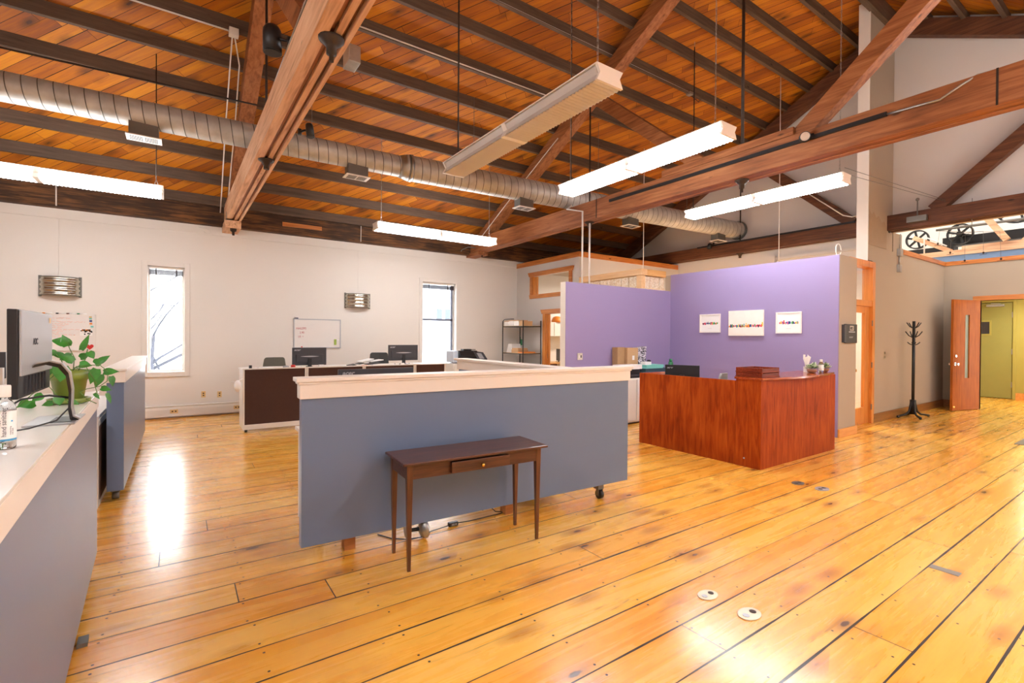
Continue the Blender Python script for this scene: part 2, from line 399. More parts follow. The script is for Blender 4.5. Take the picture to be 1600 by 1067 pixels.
# window wall with two openings
W1 = (-.457, .085, .84, 2.745); W2 = (4.80, 5.70, .74, 2.83)
b = B()
xs = [(-6, W1[0]), (W1[1], W2[0]), (W2[1], 11.35)]
for x0, x1 in xs: b.box(x0, x1, YB, YB+.25, 0, 3.56)
for w in (W1, W2):
    b.box(w[0], w[1], YB, YB+.25, 0, w[2]); b.box(w[0], w[1], YB, YB+.25, w[3], 3.56)
b.box(-6, 7.567, YB-.02, YB, 3.40, 3.56)
b.build('wall_back', wall_m, kind='structure')
b = B(); b.box(-6, 11.2, YB-.18, YB+.2, 3.56, 3.93); b.build('trim_1', plate_m, kind='structure')
b = B(); b.box(1.7, 2.45, YB-.2, YB-.182, 3.70, 3.78); b.build('trim_2', trim_x, kind='structure')
def win(name, w, rail, dark):
    r = struct(name)
    b = B(); c = .085
    b.box(w[0]-c, w[0], YB-.025, YB, w[2]-c, w[3]+c); b.box(w[1], w[1]+c, YB-.025, YB, w[2]-c, w[3]+c)
    b.box(w[0], w[1], YB-.025, YB, w[3], w[3]+c); b.box(w[0], w[1], YB-.035, YB, w[2]-c, w[2])
    b.build('casing', wall_m, r, bevel=.004)
    b = B(); t = .035; y0, y1 = YB+.13, YB+.17
    b.box(w[0], w[0]+t, y0, y1, w[2], w[3]); b.box(w[1]-t, w[1], y0, y1, w[2], w[3])
    b.box(w[0]+t, w[1]-t, y0, y1, w[2], w[2]+t); b.box(w[0]+t, w[1]-t, y0, y1, w[3]-t, w[3])
    b.build('sash_frame', white, r)
    if rail:
        b = B(); b.box(w[0]+t, w[1]-t, y0-.02, y1, rail-.025, rail+.025); b.box(w[1]-t-.05, w[1]-t, y0-.02, y0+.01, w[2]+t, w[3]-t)
        b.build('meeting_rail', plain('slate_sash', (112, 122, 142), .5), r)
    b = B(); b.box(w[0]+t, w[1]-t, y0+.018, y0+.022, w[2]+t, w[3]-t); b.build('pane', glass, r)
    # raised blind: a dense packet of slats under the headrail
    b = B()
    for k in range(9): b.box(w[0]+.02, w[1]-.02, YB+.07, YB+.115, w[3]-.15+k*.011, w[3]-.144+k*.011)
    b.build('blind_slats', dark, r)
    b = B(); b.box(w[0]+.015, w[1]-.015, YB+.065, YB+.12, w[3]-.045, w[3]-.005); b.build('headrail', white, r)
    for k in (.22, .78):
        b = B(); x = w[0]+(w[1]-w[0])*k; b.box(x-.01, x+.01, YB+.06, YB+.066, w[3]-.16, w[3]-.04); b.build('ladder_tape', black, r)
win('window_1', W1, 0, plain('grey_blind', (96, 92, 96), .5))
win('window_2', W2, 1.93, plain('slate_blind', (70, 72, 84), .5))
# heater cover along the window wall
b = B(); b.loft([[(x, YB-.002, .03), (x, YB-.07, .03), (x, YB-.07, .16), (x, YB-.055, .205), (x, YB-.07, .22), (x, YB-.002, .235)] for x in (-6, 6.8)])
b.build('baseboard_back', wall_m, kind='structure', bevel=.003)

# office box at the far corner
XA = 7.567; YF = 8.274
b = B()
DY0, DY1, DZ = 8.62, 9.47, 2.1; CY0, CY1, CZ0, CZ1 = 8.60, 10.03, 2.61, 3.08
b.box(XA, XA+.12, DY1, YB, 0, CZ0); b.box(XA, XA+.12, DY0, DY1, DZ, CZ0); b.box(XA, XA+.12, YF, DY0, 0, CZ0)
b.box(XA, XA+.12, CY1, YB, CZ0, 3.37); b.box(XA, XA+.12, YF, CY0, CZ0, 3.37); b.box(XA, XA+.12, CY0, CY1, CZ1, 3.37)
b.box(XA, XA+.12, 6.46, YF, 0, 2.5)
b.build('wall_office_left', wall_g, kind='structure')
b = B(); b.box(XA+.12, 11.2, YF, YF+.12, 0, 3.37); b.build('wall_office_front', wall_g, kind='structure')
b = B(); b.box(XA-.03, XA+.14, YF-.03, YB-.01, 3.37, 3.49); b.build('trim_3', trim_h, kind='structure', bevel=.004)
b = B(); b.box(XA+.14, 11.15, YF-.03, YF+.14, 3.37, 3.49); b.build('trim_4', trim_x, kind='structure', bevel=.004)
b = B(); b.box(XA+.121, 11.199, YF+.121, YB-.001, 3.30, 3.36); b.build('ceiling_office', wall_t, kind='structure')
r = struct('window_3')
b = B(); c = .1; xf = XA-.03
b.box(xf, XA, CY1, CY1+c, CZ0-.02, CZ1); b.box(xf, XA, CY0-c, CY0, CZ0-.02, CZ1)
b.prism_x([(CY0-c-.02, CZ1), (CY1+c+.02, CZ1), (CY1+c+.07, CZ1+.11), (CY0-c-.07, CZ1+.11)], xf-.015, XA)
b.prism_x([(CY0-c-.02, CZ0), (CY1+c+.02, CZ0), (CY1+c-.01, CZ0-.1), (CY0-c+.01, CZ0-.1)], xf-.01, XA)
b.build('casing', trim_h, r, bevel=.003)
b = B(); b.box(XA, XA+.12, CY1-.02, CY1, CZ0, CZ1); b.box(XA, XA+.12, CY0, CY0+.02, CZ0, CZ1); b.box(XA+.05, XA+.09, CY1-.12, CY1-.08, CZ0, CZ1)
b.build('jamb', trim_m, r)
b = B(); b.box(XA+.06, XA+.064, CY0+.02, CY1-.02, CZ0, CZ1); b.build('pane', glass, r)
r = struct('door_1')
b = B(); b.box(xf, XA, DY1, DY1+.11, 0, DZ); b.box(xf, XA, DY0-.11, DY0, 0, DZ)
b.build('casing', trim_m, r, bevel=.003)
b = B(); b.prism_x([(DY0-.13, DZ), (DY1+.13, DZ), (DY1+.19, DZ+.11), (DY0-.19, DZ+.11)], xf-.015, XA); b.build('head_casing', trim_h, r, bevel=.003)
b = B(); b.box(XA+.001, XA+.12, DY1-.025, DY1, 0, DZ); b.box(XA+.001, XA+.12, DY0, DY0+.025, 0, DZ); b.box(XA+.045, XA+.06, DY1-.04, DY1-.025, 0, DZ); b.build('jamb', trim_m, r)
b = B(); b.box(XA+.03, XA+.034, DY1-.03, DY1-.026, 1.0, 1.1); b.build('strike_plate', galvd, r)

# glass block clerestory over the reception back office
r = struct('window_4')
b = B(); b.box(XA-.03, XA+.15, 6.43, YF-.03, 2.765, 2.89); b.build('cap_rail', pine_pale, r, bevel=.004)
b = B(); b.box(XA+.151, 8.299, 6.43, 6.62, 2.765, 2.89); b.build('cap_rail', pine_pale_x, r, bevel=.004)
b = B(); b.box(XA, XA+.12, 6.46, 6.58, 2.5, 2.765); b.build('corner_post', pine_pale, r)
blk = None
for k in range(8):
    y0 = 6.6+k*.205
    b = B(); b.box(XA+.02, XA+.1, y0, y0+.195, 2.51, 2.755)
    b.build('glass_block', blockm, r, bevel=.012)
for k in range(4):
    x0 = XA+.135+k*.15
    b = B(); b.box(x0, x0+.142, 6.47, 6.56, 2.51, 2.755); b.build('glass_block', blockm, r, bevel=.012)

# purple reception walls
PX = 8.299; PY = 6.316
b = B(); b.box(5.477, PX+.02, PY+.012, PY+.145, 0, 2.47); b.build('wall_reception_back', wall_w, kind='structure')
b = B(); b.box(5.479, PX, PY, PY+.012, 0, 2.471); b.build('wall_reception_back_face', purple, kind='structure')
b = B(); b.box(PX+.012, 8.93, 3.24, PY+.14, 0, 2.8); b.build('wall_reception_side', wall_t, kind='structure')
b = B(); b.box(PX, PX+.012, 3.245, PY, 0, 2.802); b.build('wall_reception_side_face', purple, kind='structure')
b = B(); b.box(PX-.004, 8.95, 3.215, 3.24, 0, .13); b.build('baseboard_reception', skirt_l, kind='structure', bevel=.003)

# gable wall, high side wall with its column, corridor walls
XG = 11.2; YS = 3.484
b = B()
b.prism_x([(3.63, 0), (YB, 0), (YB, zd(YB)), (3.63, zd(3.63))], XG, XG+.15)
b.prism_x([(3.63, 3.56), (3.63, zd(3.63)), (3.45, zd(3.45)), (-4, zd(-4)), (-4, 3.56)], XG+.001, XG+.149)
b.build('wall_gable', wall_g, kind='structure')
b = B(); b.box(XG-.09, XG, 5.65, 5.85, 0, 3.4); b.box(XG-.05, XG, 3.7, 5.65, 3.3, 3.36); b.build('trim_5', wall_g, kind='structure')
b = B(); b.box(10.06, XG-.001, YS, YS+.17, 2.92, 7.45); b.build('wall_high_side', wall_t, kind='structure')
b = B(); b.box(10.045, 10.06, YS-.004, YS+.175, 2.90, 7.5); b.build('trim_6', wall_w, kind='structure')
b = B(); b.box(10.27, 14.5, YS+.001, YS+.15, 0, 3.19); b.box(8.93, 9.28, YS+.001, YS+.15, 0, 2.9); b.box(11.25, 11.7, YS+.001, YS+.15, 3.19, 3.56)
b.build('wall_side', wall_t, kind='structure')
# torn drywall edge around the beam
b = B(); pts = [(10.08, 3.82), (10.2, 3.74), (10.3, 3.80), (10.42, 3.70), (10.52, 3.76), (10.66, 3.66), (10.78, 3.70), (10.9, 3.60), (10.9, 3.2), (10.08, 3.2)]
b.prism_y(pts, YS-.006, YS-.0005); b.build('trim_7', plain('tan_joint_paint', (162, 144, 122), .7), kind='structure')
b = B(); b.box(10.36, 14.35, YS-.022, YS, 0, .16); b.build('baseboard_side', skirt_m, kind='structure', bevel=.003)
b = B(); b.box(14.35, 14.5, 2.88, YS, 0, 3.19); b.box(14.35, 14.5, -1, 1.98, 0, 3.19); b.box(14.35, 14.5, 1.98, 2.88, 2.37, 3.19)
b.build('wall_right', wall_t, kind='structure')
b = B(); b.box(14.328, 14.35, 2.99, YS-.022, 0, .16); b.build('baseboard_right', skirt_m, kind='structure', bevel=.003)
b = B(); b.box(11.72, 14.33, YS-.03, YS+.16, 3.19, 3.28); b.build('trim_8', trim_x, kind='structure', bevel=.004)
b = B(); b.box(14.33, 14.52, -1, YS+.16, 3.19, 3.28); b.build('trim_9', trim_h, kind='structure', bevel=.004)
# ridge wall below the loft machinery, painted blue
b = B(); b.box(15.0, 15.1, -1, 5.5, 3.0, 3.50); b.build('wall_loft', bluec, kind='structure')
b = B(); b.box(17.7, 17.85, -4, 11, 2.9, 8); b.box(11.35, 17.7, 5.6, 5.7, 3.2, 6.5); b.build('wall_loft_back', wall_m, kind='structure')

# door 2: wood framed glazed door with transom in the side wall
r = struct('door_2')
y = YS-.02
b = B(); b.box(10.25, 10.36, y, YS+.15, 0, 2.90); b.box(9.28, 9.39, y, YS+.15, 0, 2.90); b.box(9.39, 10.25, y, YS+.15, 2.79, 2.90); b.box(9.39, 10.25, y+.01, YS+.15, 2.1, 2.2)
b.build('frame', trim_m, r, bevel=.003)
b = B(); b.box(9.40, 9.52, YS+.03, YS+.075, .01, 2.1); b.box(10.06, 10.24, YS+.03, YS+.075, .01, 2.1); b.box(9.52, 10.06, YS+.03, YS+.075, 1.98, 2.1); b.box(9.52, 10.06, YS+.03, YS+.075, .01, .3)
b.build('leaf', trim_m, r, bevel=.003)
b = B(); b.box(9.52, 10.06, YS+.05, YS+.054, .3, 1.98); b.box(9.39, 10.25, YS+.05, YS+.054, 2.2, 2.79); b.build('pane', glass, r)
for z in (.25, 1.0, 1.75):
    b = B(); b.box(10.235, 10.255, y-.004, y+.01, z, z+.1); b.build('hinge', galvd, r)
b = B(); b.cyl((9.46, YS+.03, .98), (9.46, YS-.03, .98), .012); b.cyl((9.46, YS-.03, .98), (9.46, YS-.06, .98), .027); b.build('door_knob', brass, r)

# door 3: open oak door with a narrow light, in the end wall
r = struct('door_3')
b = B(); x = 14.328
b.box(x, 14.5, 2.88, 2.99, 0, 2.37); b.box(x, 14.5, 1.87, 1.98, 0, 2.37); b.box(x, 14.5, 1.87, 2.99, 2.37, 2.47)
b.build('casing', trim_h, r, bevel=.003)
L = struct('tmp', (14.33, 2.885, 0)); L.parent = r; L.name = 'door_leaf'
ang = math.atan2(3.13-2.885, 13.48-14.33); L.rotation_euler = (0, 0, ang)
if 'kind' in L: del L['kind']
w = .885
b = B()
for a in ((0, .36, .012, 2.37), (.50, w, .012, 2.37), (.36, .50, .012, .70), (.36, .50, 2.05, 2.37)): b.box(a[0], a[1], -.022, .022, a[2], a[3])
b.build('slab', doorwood, L)
b = B(); b.box(.36, .50, -.004, .004, .70, 2.05); b.build('glass_light', plain('grey_green_glass', (140, 150, 130), .15), L)
b = B()
for s in (-1, 1):
    b.box(.355, .36, s*.022-.004, s*.022+.004, .695, 2.055); b.box(.50, .505, s*.022-.004, s*.022+.004, .695, 2.055)
b.build('glazing_bead', doorwood, L)
b = B()
for s in (-1, 1):
    b.cyl((w-.07, s*.022, 1.0), (w-.07, s*.07, 1.0), .012); b.cyl((w-.07, s*.06, 1.0), (w-.07, s*.085, 1.0), .029)
    b.cyl((w-.07, s*.022, 1.0), (w-.07, s*.028, 1.0), .034)
b.build('door_knob', chrome, L)
b = B()
for s in (-1, 1): b.cyl((w-.07, s*.022, 1.17), (w-.07, s*.045, 1.17), .028)
b.build('deadbolt', chrome, L)
b = B(); b.cyl((w-.05, -.03, .09), (w-.05, .03, .09), .02); b.build('door_stop', brass, L)

# hall beyond: olive wall, olive door
b = B(); XH = 17.6
b.box(XH, XH+.1, -1, 2.9, 0, 2.9); b.box(XH, XH+.1, 3.80, 5, 0, 2.9); b.box(XH, XH+.1, 2.9, 3.80, 2.5, 2.9)
b.build('wall_hall_end', olive, kind='structure')
b = B(); b.box(XH+.1, XH+.2, 2.5, 4.2, -.1, 3.0); b.build('wall_hall_light_stop', olive, kind='structure')  # added backing that blocks sky light leaking round the hall door
b = B(); b.box(14.5, XH+.1, 4.3, 4.4, 0, 2.9); b.build('wall_hall_side', olive, kind='structure')
b = B(); b.box(14.5, XH+.1, -1, 4.4, 2.9, 3.0); b.build('trim_10', wall_w, kind='structure')
b = B(); b.box(XH-.02, XH, -1, 2.84, 0, .17); b.build('baseboard_hall', skirt_l, kind='structure', bevel=.003)
r = struct('door_4')
b = B(); b.box(XH-.03, XH+.1, 2.84, 2.9, 0, 2.56); b.box(XH-.03, XH+.1, 3.80, 3.86, 0, 2.56); b.box(XH-.03, XH+.1, 2.9, 3.80, 2.5, 2.56)
b.build('frame', olive, r, bevel=.004)
b = B()
for a in ((2.91, 3.34, .015, 2.49), (3.60, 3.79, .015, 2.49), (3.34, 3.60, .015, 1.68), (3.34, 3.60, 2.0, 2.49)): b.box(XH+.01, XH+.055, *a)
b.build('leaf', olive_d, r)
b = B(); b.box(XH+.03, XH+.035, 3.34, 3.60, 1.68, 2.0); b.build('vision_panel', plain('dark_glass', (46, 34, 28), .1), r)
b = B(); b.box(XH+.0, XH+.01, 3.30, 3.34, 1.64, 2.04); b.box(XH+.0, XH+.01, 3.6, 3.64, 1.64, 2.04); b.box(XH+.0, XH+.01, 3.34, 3.6, 1.64, 1.68); b.box(XH+.0, XH+.01, 3.34, 3.6, 2.0, 2.04); b.build('vision_frame', olive, r)
b = B(); b.box(XH-.05, XH+.01, 3.06, 3.40, 2.39, 2.45); b.bar((XH-.05, 3.12, 2.46), (XH-.12, 3.3, 2.47), .02, .015); b.build('door_closer', silver, r, bevel=.006)
for z in (.3, 1.15, 2.1):
    b = B(); b.box(XH-.008, XH+.012, 2.895, 2.925, z, z+.14); b.build('hinge', silver, r)

# the half of the room behind the viewer, and the roof over the loft
b = B(); b.box(-6, 17.85, -4.15, -4.0, 0, 3.62); b.build('wall_front', wall_m, kind='structure')
b = B(); b.prism_x([(-4, 0), (YB+.2, 0), (YB+.2, zd(YB)), (3.45, zd(3.45)), (-4, zd(-4))], -6.15, -6.0); b.build('wall_left', wall_m, kind='structure')
b = B(); b.box(11.32, 18, -4.2, 11, 8.0, 8.1); b.build('ceiling_loft', wall_w, kind='structure')
b = B(); b.box(11.35, 17.85, -4.15, -4.0, 3.62, 8); b.box(11.35, 17.85, 10.9, 11, 0, 8); b.build('wall_loft_end', wall_m, kind='structure')
# ---------------------------------------------------------------- outdoors seen through the windows
b = B(); b.box(-30, 60, 11.3, 90, -3.2, -3.0); b.build('trim_11', snow, kind='structure')
t = thing('bare_tree', 'bare grey branching tree seen through the narrow left window', 'tree', (-.8, 19, -3.0))
b = B((-.8, 19, -3.0)); rnd = random.Random(3)
def limb(p, d, L_, r_, n):
    pts = [p]; q = Vector(p); dd = Vector(d)
    for k in range(5):
        dd = (dd+Vector((rnd.uniform(-.22, .22), rnd.uniform(-.2, .2), rnd.uniform(-.1, .18)))).normalized(); q = q+dd*L_/5; pts.append(q.copy())
    b.tube(pts, [r_*(1-.13*k) for k in range(6)], 5)
    if n:
        for k in (2, 3, 4, 5):
            e = (dd+Vector((rnd.uniform(-1, 1), rnd.uniform(-.6, .6), rnd.uniform(-.2, .7)))).normalized()
            limb(pts[k], e, L_*.62, r_*.42, n-1)
limb(Vector((-.8, 19, -3.0)), (.03, 0, 1), 4.2, .10, 2)
limb(Vector((-.72, 19, -.6)), (.16, 0, 1), 3.4, .055, 3)
limb(Vector((-.70, 19, .6)), (.75, 0, .45), 1.5, .045, 3)
limb(Vector((-.66, 19, 1.5)), (.5, 0, .9), 1.8, .035, 3)
limb(Vector((-.15, 19.4, -1.0)), (-.02, 0, 1), 3.6, .045, 3)
b.tube([(-1.4, 19.3, -.2), (-.7, 19.3, .42), (.3, 19.3, 1.0)], .05)
b.tube([(-.8, 19, -3), (-.15, 19.4, -1.0)], .06); b.tube([(-.8, 19, -3), (-.72, 19, -.6), (-.70, 19, .6), (-.66, 19, 1.5)], .05)
b.build('trunk_and_branches', bark, t)
t = thing('white_house', 'white house with small paired windows seen through the right window', 'house', (21, 42, -3))
b = B((21, 42, -3)); b.box(15, 30, 42, 50, -3, 5.4); b.build('wall', siding, t)
b = B((21, 42, -3)); b.prism_y([(14.6, 5.4), (30.4, 5.4), (22.5, 9)], 41.6, 50.4); b.build('roof', snow, t)
for x in (20.2, 21.1):
    b = B((21, 42, -3)); b.box(x, x+.6, 41.95, 42, 3.1, 4.2); o_ = b.build('window', glassb, t)
# ================================================================ ROOF TRUSSES
def truss(name, x0, x1, label, m_ch, m_top, zb=3.6, zt=3.93, layered=False, y_end=YB-.19, rz=0.0, y0=-3.9, depth=.25):
    c = (x0, 0, zb); t = thing(name, label, 'truss', c, 0, 'timber roof trusses')
    w = x1-x0; xm = (x0+x1)/2
    def P(b, nm, m, **k): return b.build(nm, m, t, **k)
    if layered:
        for i, (a, e, dz) in enumerate(((0, .085, 0), (.088, .125, .035), (.13, .175, .012), (.178, .205, .045), (.208, w, 0))):
            b = B(c); b.box(x0+a, x0+e, y0, y_end, zb+dz, zt); P(b, 'bottom_chord_plank', m_ch if dz < .01 or dz == .012 else m_top)
    else:
        b = B(c); b.box(x0, x1-.09, y0, y_end, zb, zt); P(b, 'bottom_chord', m_ch, bevel=.006)
        b = B(c); b.box(x1-.085, x1, y0, y_end, zb-.01, zt-.02); P(b, 'bottom_chord_plank', m_ch, bevel=.006)
    dv = depth*1.123
    for s in (1, -1):
        ye = YB-.15 if s > 0 else -3.85
        b = B(c); b.prism_x([(3.45, zr(3.45)), (ye, zr(ye)), (ye, zr(ye)+dv), (3.45, zr(3.45)+dv)], x0+.02, x1-.02)
        P(b, 'top_chord', m_top, bevel=.005)
        b = B(c); b.bar((xm, 3.45+s*.62, zt-.02), (xm, 3.45+s*2.85, zr(3.45+2.85)+.06), .16, .2); P(b, 'diagonal_brace', m_top, bevel=.005)
        b = B(c); b.cyl((xm, 3.45+s*2.98, zb-.03), (xm, 3.45+s*2.98, zr(6.4)+.1), .014, 10); P(b, 'tie_rod', iron)
        b = B(c); b.lathe((xm, 3.45+s*2.98, zb), [(.03, -.11), (.03, -.065), (.035, -.06), (.05, -.03), (.085, -.012), (.09, 0)], 16); P(b, 'rod_washer', iron)
    b = B(c); b.cyl((xm, 3.55, zb-.03), (xm, 3.55, zr(3.45)+.05), .02, 10); P(b, 'king_rod', iron)
    b = B(c); b.lathe((xm, 3.55, zb), [(.016, -.16), (.016, -.115), (.035, -.11), (.035, -.06), (.05, -.045), (.085, -.015), (.09, 0)], 16); P(b, 'rod_washer', iron)
    b = B(c); b.lathe((xm, 10.2, zb-.14 if layered else zb), [(.02, -.12), (.022, -.06), (.05, -.04), (.055, 0)], 12); P(b, 'rod_washer', iron)
    b = B(c); b.box(x0-.02, x1, 10.12, YB-.001, zb-.14 if layered else zb-.09, zb-.002); P(b, 'bearing_block', m_ch, bevel=.006)
    return t
T1 = truss('roof_truss', .80, 1.04, 'pale layered timber roof truss at upper left, nearest of the three', timber_pale, timber, layered=True)
T1.rotation_euler = (0, 0, .0098)
T2 = truss('roof_truss', 6.0, 6.25, 'middle reddish timber roof truss with black light track along its long bottom chord', timber, timber)
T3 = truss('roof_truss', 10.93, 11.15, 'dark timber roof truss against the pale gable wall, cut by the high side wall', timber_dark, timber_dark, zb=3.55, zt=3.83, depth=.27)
# scarf joint strap lines on the middle truss
for y in (6.13, 1.11):
    b = B((6.0, 0, 3.6)); b.box(5.996, 6.001, y-.008, y+.008, 3.6, 3.93); b.build('scarf_joint', iron, T2)
b = B((6.0, 0, 3.6)); b.box(6.0, 6.12, 2.85, 4.75, 3.935, 4.03); b.build('packing_timber', timber, T2, bevel=.005)

def tag(o, label, cat, group=None):
    o['label'] = label; o['category'] = cat
    if group: o['group'] = group
    return o
# ---------------------------------------------------------------- spiral duct
pd = [(-4.5, 7.95, 4.30), (.9, 7.60, 4.262), (2.95, 7.42, 4.232)]
def seg_duct(name, p, q, r):
    d = Vector(q)-Vector(p); L_ = d.length
    b = B(); b.cyl((0, 0, 0), (L_, 0, 0), r, 40, caps=False)
    b.cyl((L_-.002, 0, 0), (L_, 0, 0), r-.002, 40)
    o = b.build(name, duct_m, DU); o.location = Vector(p)-Vector(DU.location)
    o.rotation_euler = d.to_track_quat('X', 'Z').to_euler(); return o
DU = thing('spiral_duct', 'round galvanised spiral air duct running under the rafters to the gable wall', 'duct', (2.95, 7.42, 4.05))
seg_duct('duct_run', (-4.5, 7.92, 4.31), (2.93, 7.42, 4.232), .165)
seg_duct('duct_run', (2.99, 7.415, 4.232), (11.19, 6.55, 4.13), .2)
b = B(DU.location); b.cyl((2.90, 7.424, 4.232), (3.05, 7.41, 4.232), .168, 40, r1=.208); b.cyl((3.05, 7.41, 4.232), (3.10, 7.405, 4.232), .212, 40); b.build('reducer_collar', galv, DU)
b = B(DU.location); b.cyl((11.12, 6.556, 4.13), (11.19, 6.55, 4.13), .22, 40); b.build('wall_collar', galvd, DU)
def duct_c(x):
    if x < 2.95: k = (x+4.5)/7.43; return 7.92-.5*k, 4.31-.078*k, .165
    k = (x-2.99)/8.2; return 7.415-.865*k, 4.232-.102*k, .2
for x in (-.36, 2.24, 5.2, 7.75, 10.45):
    y, z, r_ = duct_c(x); h = r_+.13; w_ = .15
    c = (x, y, z-h); b = B(DU.location); b.box(x-w_, x+w_, y-.09, y+.09, z-h, z-r_+.05); g = b.build('register_box', galvd, DU)
    b = B(DU.location); b.box(x-w_-.03, x+w_+.03, y-.12, y+.12, z-h-.012, z-h); b.build('register_flange', whitem, g)
    b = B(DU.location)
    for k in range(2):
        for j in range(8):
            xx = x-w_+.012+k*w_+j*(w_-.02)/8; b.box(xx, xx+.008, y-.085, y+.085, z-h-.0145, z-h-.0125)
    b.build('register_slots', vent_k, g)
for x in (1.6, 4.2, 6.9, 9.4):
    y, z, r_ = duct_c(x)
    b = B(DU.location); b.cyl((x, y, z+r_), (x, y, zd(y)-.01), .004, 6); b.build('hanger_wire', galvd, DU)

# ---------------------------------------------------------------- pendant fluorescent fixtures
def fixture(label, c, rz, on, hang, group='pendant fluorescent strip lights', L_=2.44, added_uplight=False, mat=None):
    """c = centre at lens level; runs along local Y"""
    t = thing('pendant_strip_light', label, 'light fixture', c, rz, group)
    lens = (mat or lit) if on else screen_w
    h = .125; w_ = .13
    def prof(s): return [(-w_*s, h), (w_*s, h), (.098*s, h*.52), (w_*s, 0), (-w_*s, 0), (-.098*s, h*.52)]
    b = B(); b.loft([[(x, y, z) for x, z in [(-.075, h), (.075, h), (.075, .06), (-.075, .06)]] for y in (-L_/2, L_/2)]); b.build('housing', white, t)
    for s in (-1, 1):
        b = B()
        for (y0_, y1_) in ((-L_/2+.02, -.03), (.03, L_/2-.02)):
            b.loft([[(x*s, y, z) for x, z in [(.076, h-.008), (.118, h-.012), (.096, h*.5), (.118, .012), (.076, .012)]] for y in (y0_, y1_)])
        b.build('side_lens', lens, t)
        b = B(); b.loft([[(x*s, y, z) for x, z in [(.07, h+.004), (w_, h+.004), (w_, h-.006), (.07, h-.006)]] for y in (-L_/2, L_/2)]); b.build('top_rail', white, t)
    if added_uplight:
        b = B(); b.box(-.065, .065, -L_/2+.05, -.05, h+.001, h+.006); b.box(-.065, .065, .05, L_/2-.05, h+.001, h+.006); b.build('added_top_glow', lens, t)  # added glowing strip on top, brightens the roof deck
    b = B(); n_ = 61
    for k in range(n_):
        y0_ = -L_/2+.02+k*(L_-.04)/n_; y1_ = y0_+(L_-.04)/n_
        if abs((y0_+y1_)/2) < .02: continue
        b.loft([[(-.125, y, z), (.125, y, z), (.11, y, .012), (-.11, y, .012)] for y, z in ((y0_, .004), ((y0_+y1_)/2, -.005), (y1_, .004))])
    b.build('bottom_lens', lens, t)
    for y in (-L_/2, L_/2, 0):
        b = B(); hw = .012 if y else .03
        b.loft([[(x*1.03, yy, z) for x, z in prof(1)] for yy in (y-hw, y+hw)]); b.build('end_cap' if y else 'joint_cover', white, t)
    for y, kind in hang:
        b = B(); zt = zd(c[1]+(y if rz == 0 else 0))-c[2]-.02
        yy = y
        if kind == 'rod':
            b.cyl((0, yy, h+.1), (0, yy, zt), .006, 8); b.build('hanger_rod', iron, t)
        else:
            for k in range(int((zt-h-.1)/.05)):
                z0 = h+.1+k*.05; a = .006
                if k % 2: b.cyl((a, yy, z0), (a, yy, z0+.05), .0022, 5); b.cyl((-a, yy, z0), (-a, yy, z0+.05), .0022, 5)
                else: b.cyl((0, yy+a, z0), (0, yy+a, z0+.05), .0022, 5); b.cyl((0, yy-a, z0), (0, yy-a, z0+.05), .0022, 5)
            b.build('hanger_chain', galv, t)
        b = B(); b.cyl((0, yy-.03, h), (0, yy, h+.1), .003, 6); b.cyl((0, yy+.03, h), (0, yy, h+.1), .003, 6); b.build('hanger_hook', galv, t)
    return t
F1 = fixture('unlit white pendant strip light hanging nearest overhead, upper centre', (2.60, 3.755, 3.36), 0, False, ((-1.1, 'chain'), (1.12, 'rod')))
F2 = fixture('lit pendant strip light hanging just in front of the middle truss', (4.47, 3.96, 3.50), 0, True, ((-1.08, 'chain'), (1.12, 'chain')))
F3 = fixture('lit pendant strip light hanging beyond the middle truss, over the purple wall', (7.42, 4.05, 3.62), 0, True, ((-1.14, 'chain'), (1.14, 'chain')))
F4 = fixture('lit pendant strip light parallel to the window wall, left of the middle truss end', (4.06, 8.35, 3.38), PI/2, True, ((-1.12, 'chain'), (1.12, 'chain')), added_uplight=True)
F0 = fixture('lit pendant strip light at the left edge of the view, left of the nearest truss', (-1.40, 8.05, 3.36), PI/2, True, ((-1.15, 'rod'), (1.15, 'chain')), added_uplight=True)
b = B((4.47, 3.96, 3.5)); b.tube([(4.48, 5.07, 3.64), (4.49, 5.09, 4.2), (4.48, 5.08, 5.4), (4.47, 5.08, 6.7)], .006); b.build('power_cord', black, F2)
b = B((2.6, 3.755, 3.36)); b.tube([(2.61, 4.88, 3.5), (2.62, 4.9, 4.2), (2.61, 4.88, 5.4), (2.6, 4.88, 6.8)], .007); b.build('power_cord', black, F1)
b = B(F3.location); b.tube([(7.41, 5.18, 3.76), (7.43, 5.2, 4.2), (7.42, 5.19, 5.2), (7.42, 5.19, 6.6)], .009); b.build('power_cord', black, F3)
fixture('added unseen fill strip light behind the viewer, over the left counter end', (-2.6, 2.2, 3.4), 0, True, ((-1.1, 'rod'), (1.1, 'rod')), added_uplight=True, mat=added_fill_lit)  # this and the next four strips are added unseen, to brighten the room
fixture('added unseen fill strip light behind the viewer, below the middle truss', (6.5, -.95, 3.5), 0, True, ((-1.1, 'rod'), (1.1, 'rod')), added_uplight=True, mat=added_fill_lit)
fixture('added unseen fill strip light behind the viewer, in line with the nearest truss', (.2, -1.5, 3.5), 0, True, ((-1.1, 'rod'), (1.1, 'rod')), added_uplight=True, mat=added_fill_lit)
fixture('added unseen fill strip light behind the viewer, right of the nearest truss', (3.3, -.75, 3.5), 0, True, ((-1.1, 'rod'), (1.1, 'rod')), added_uplight=True, mat=added_fill_lit)
fixture('added unseen fill strip light behind the viewer, toward the corridor', (9.4, -.6, 3.5), 0, True, ((-1.1, 'rod'), (1.1, 'rod')), added_uplight=True, mat=added_fill_lit)
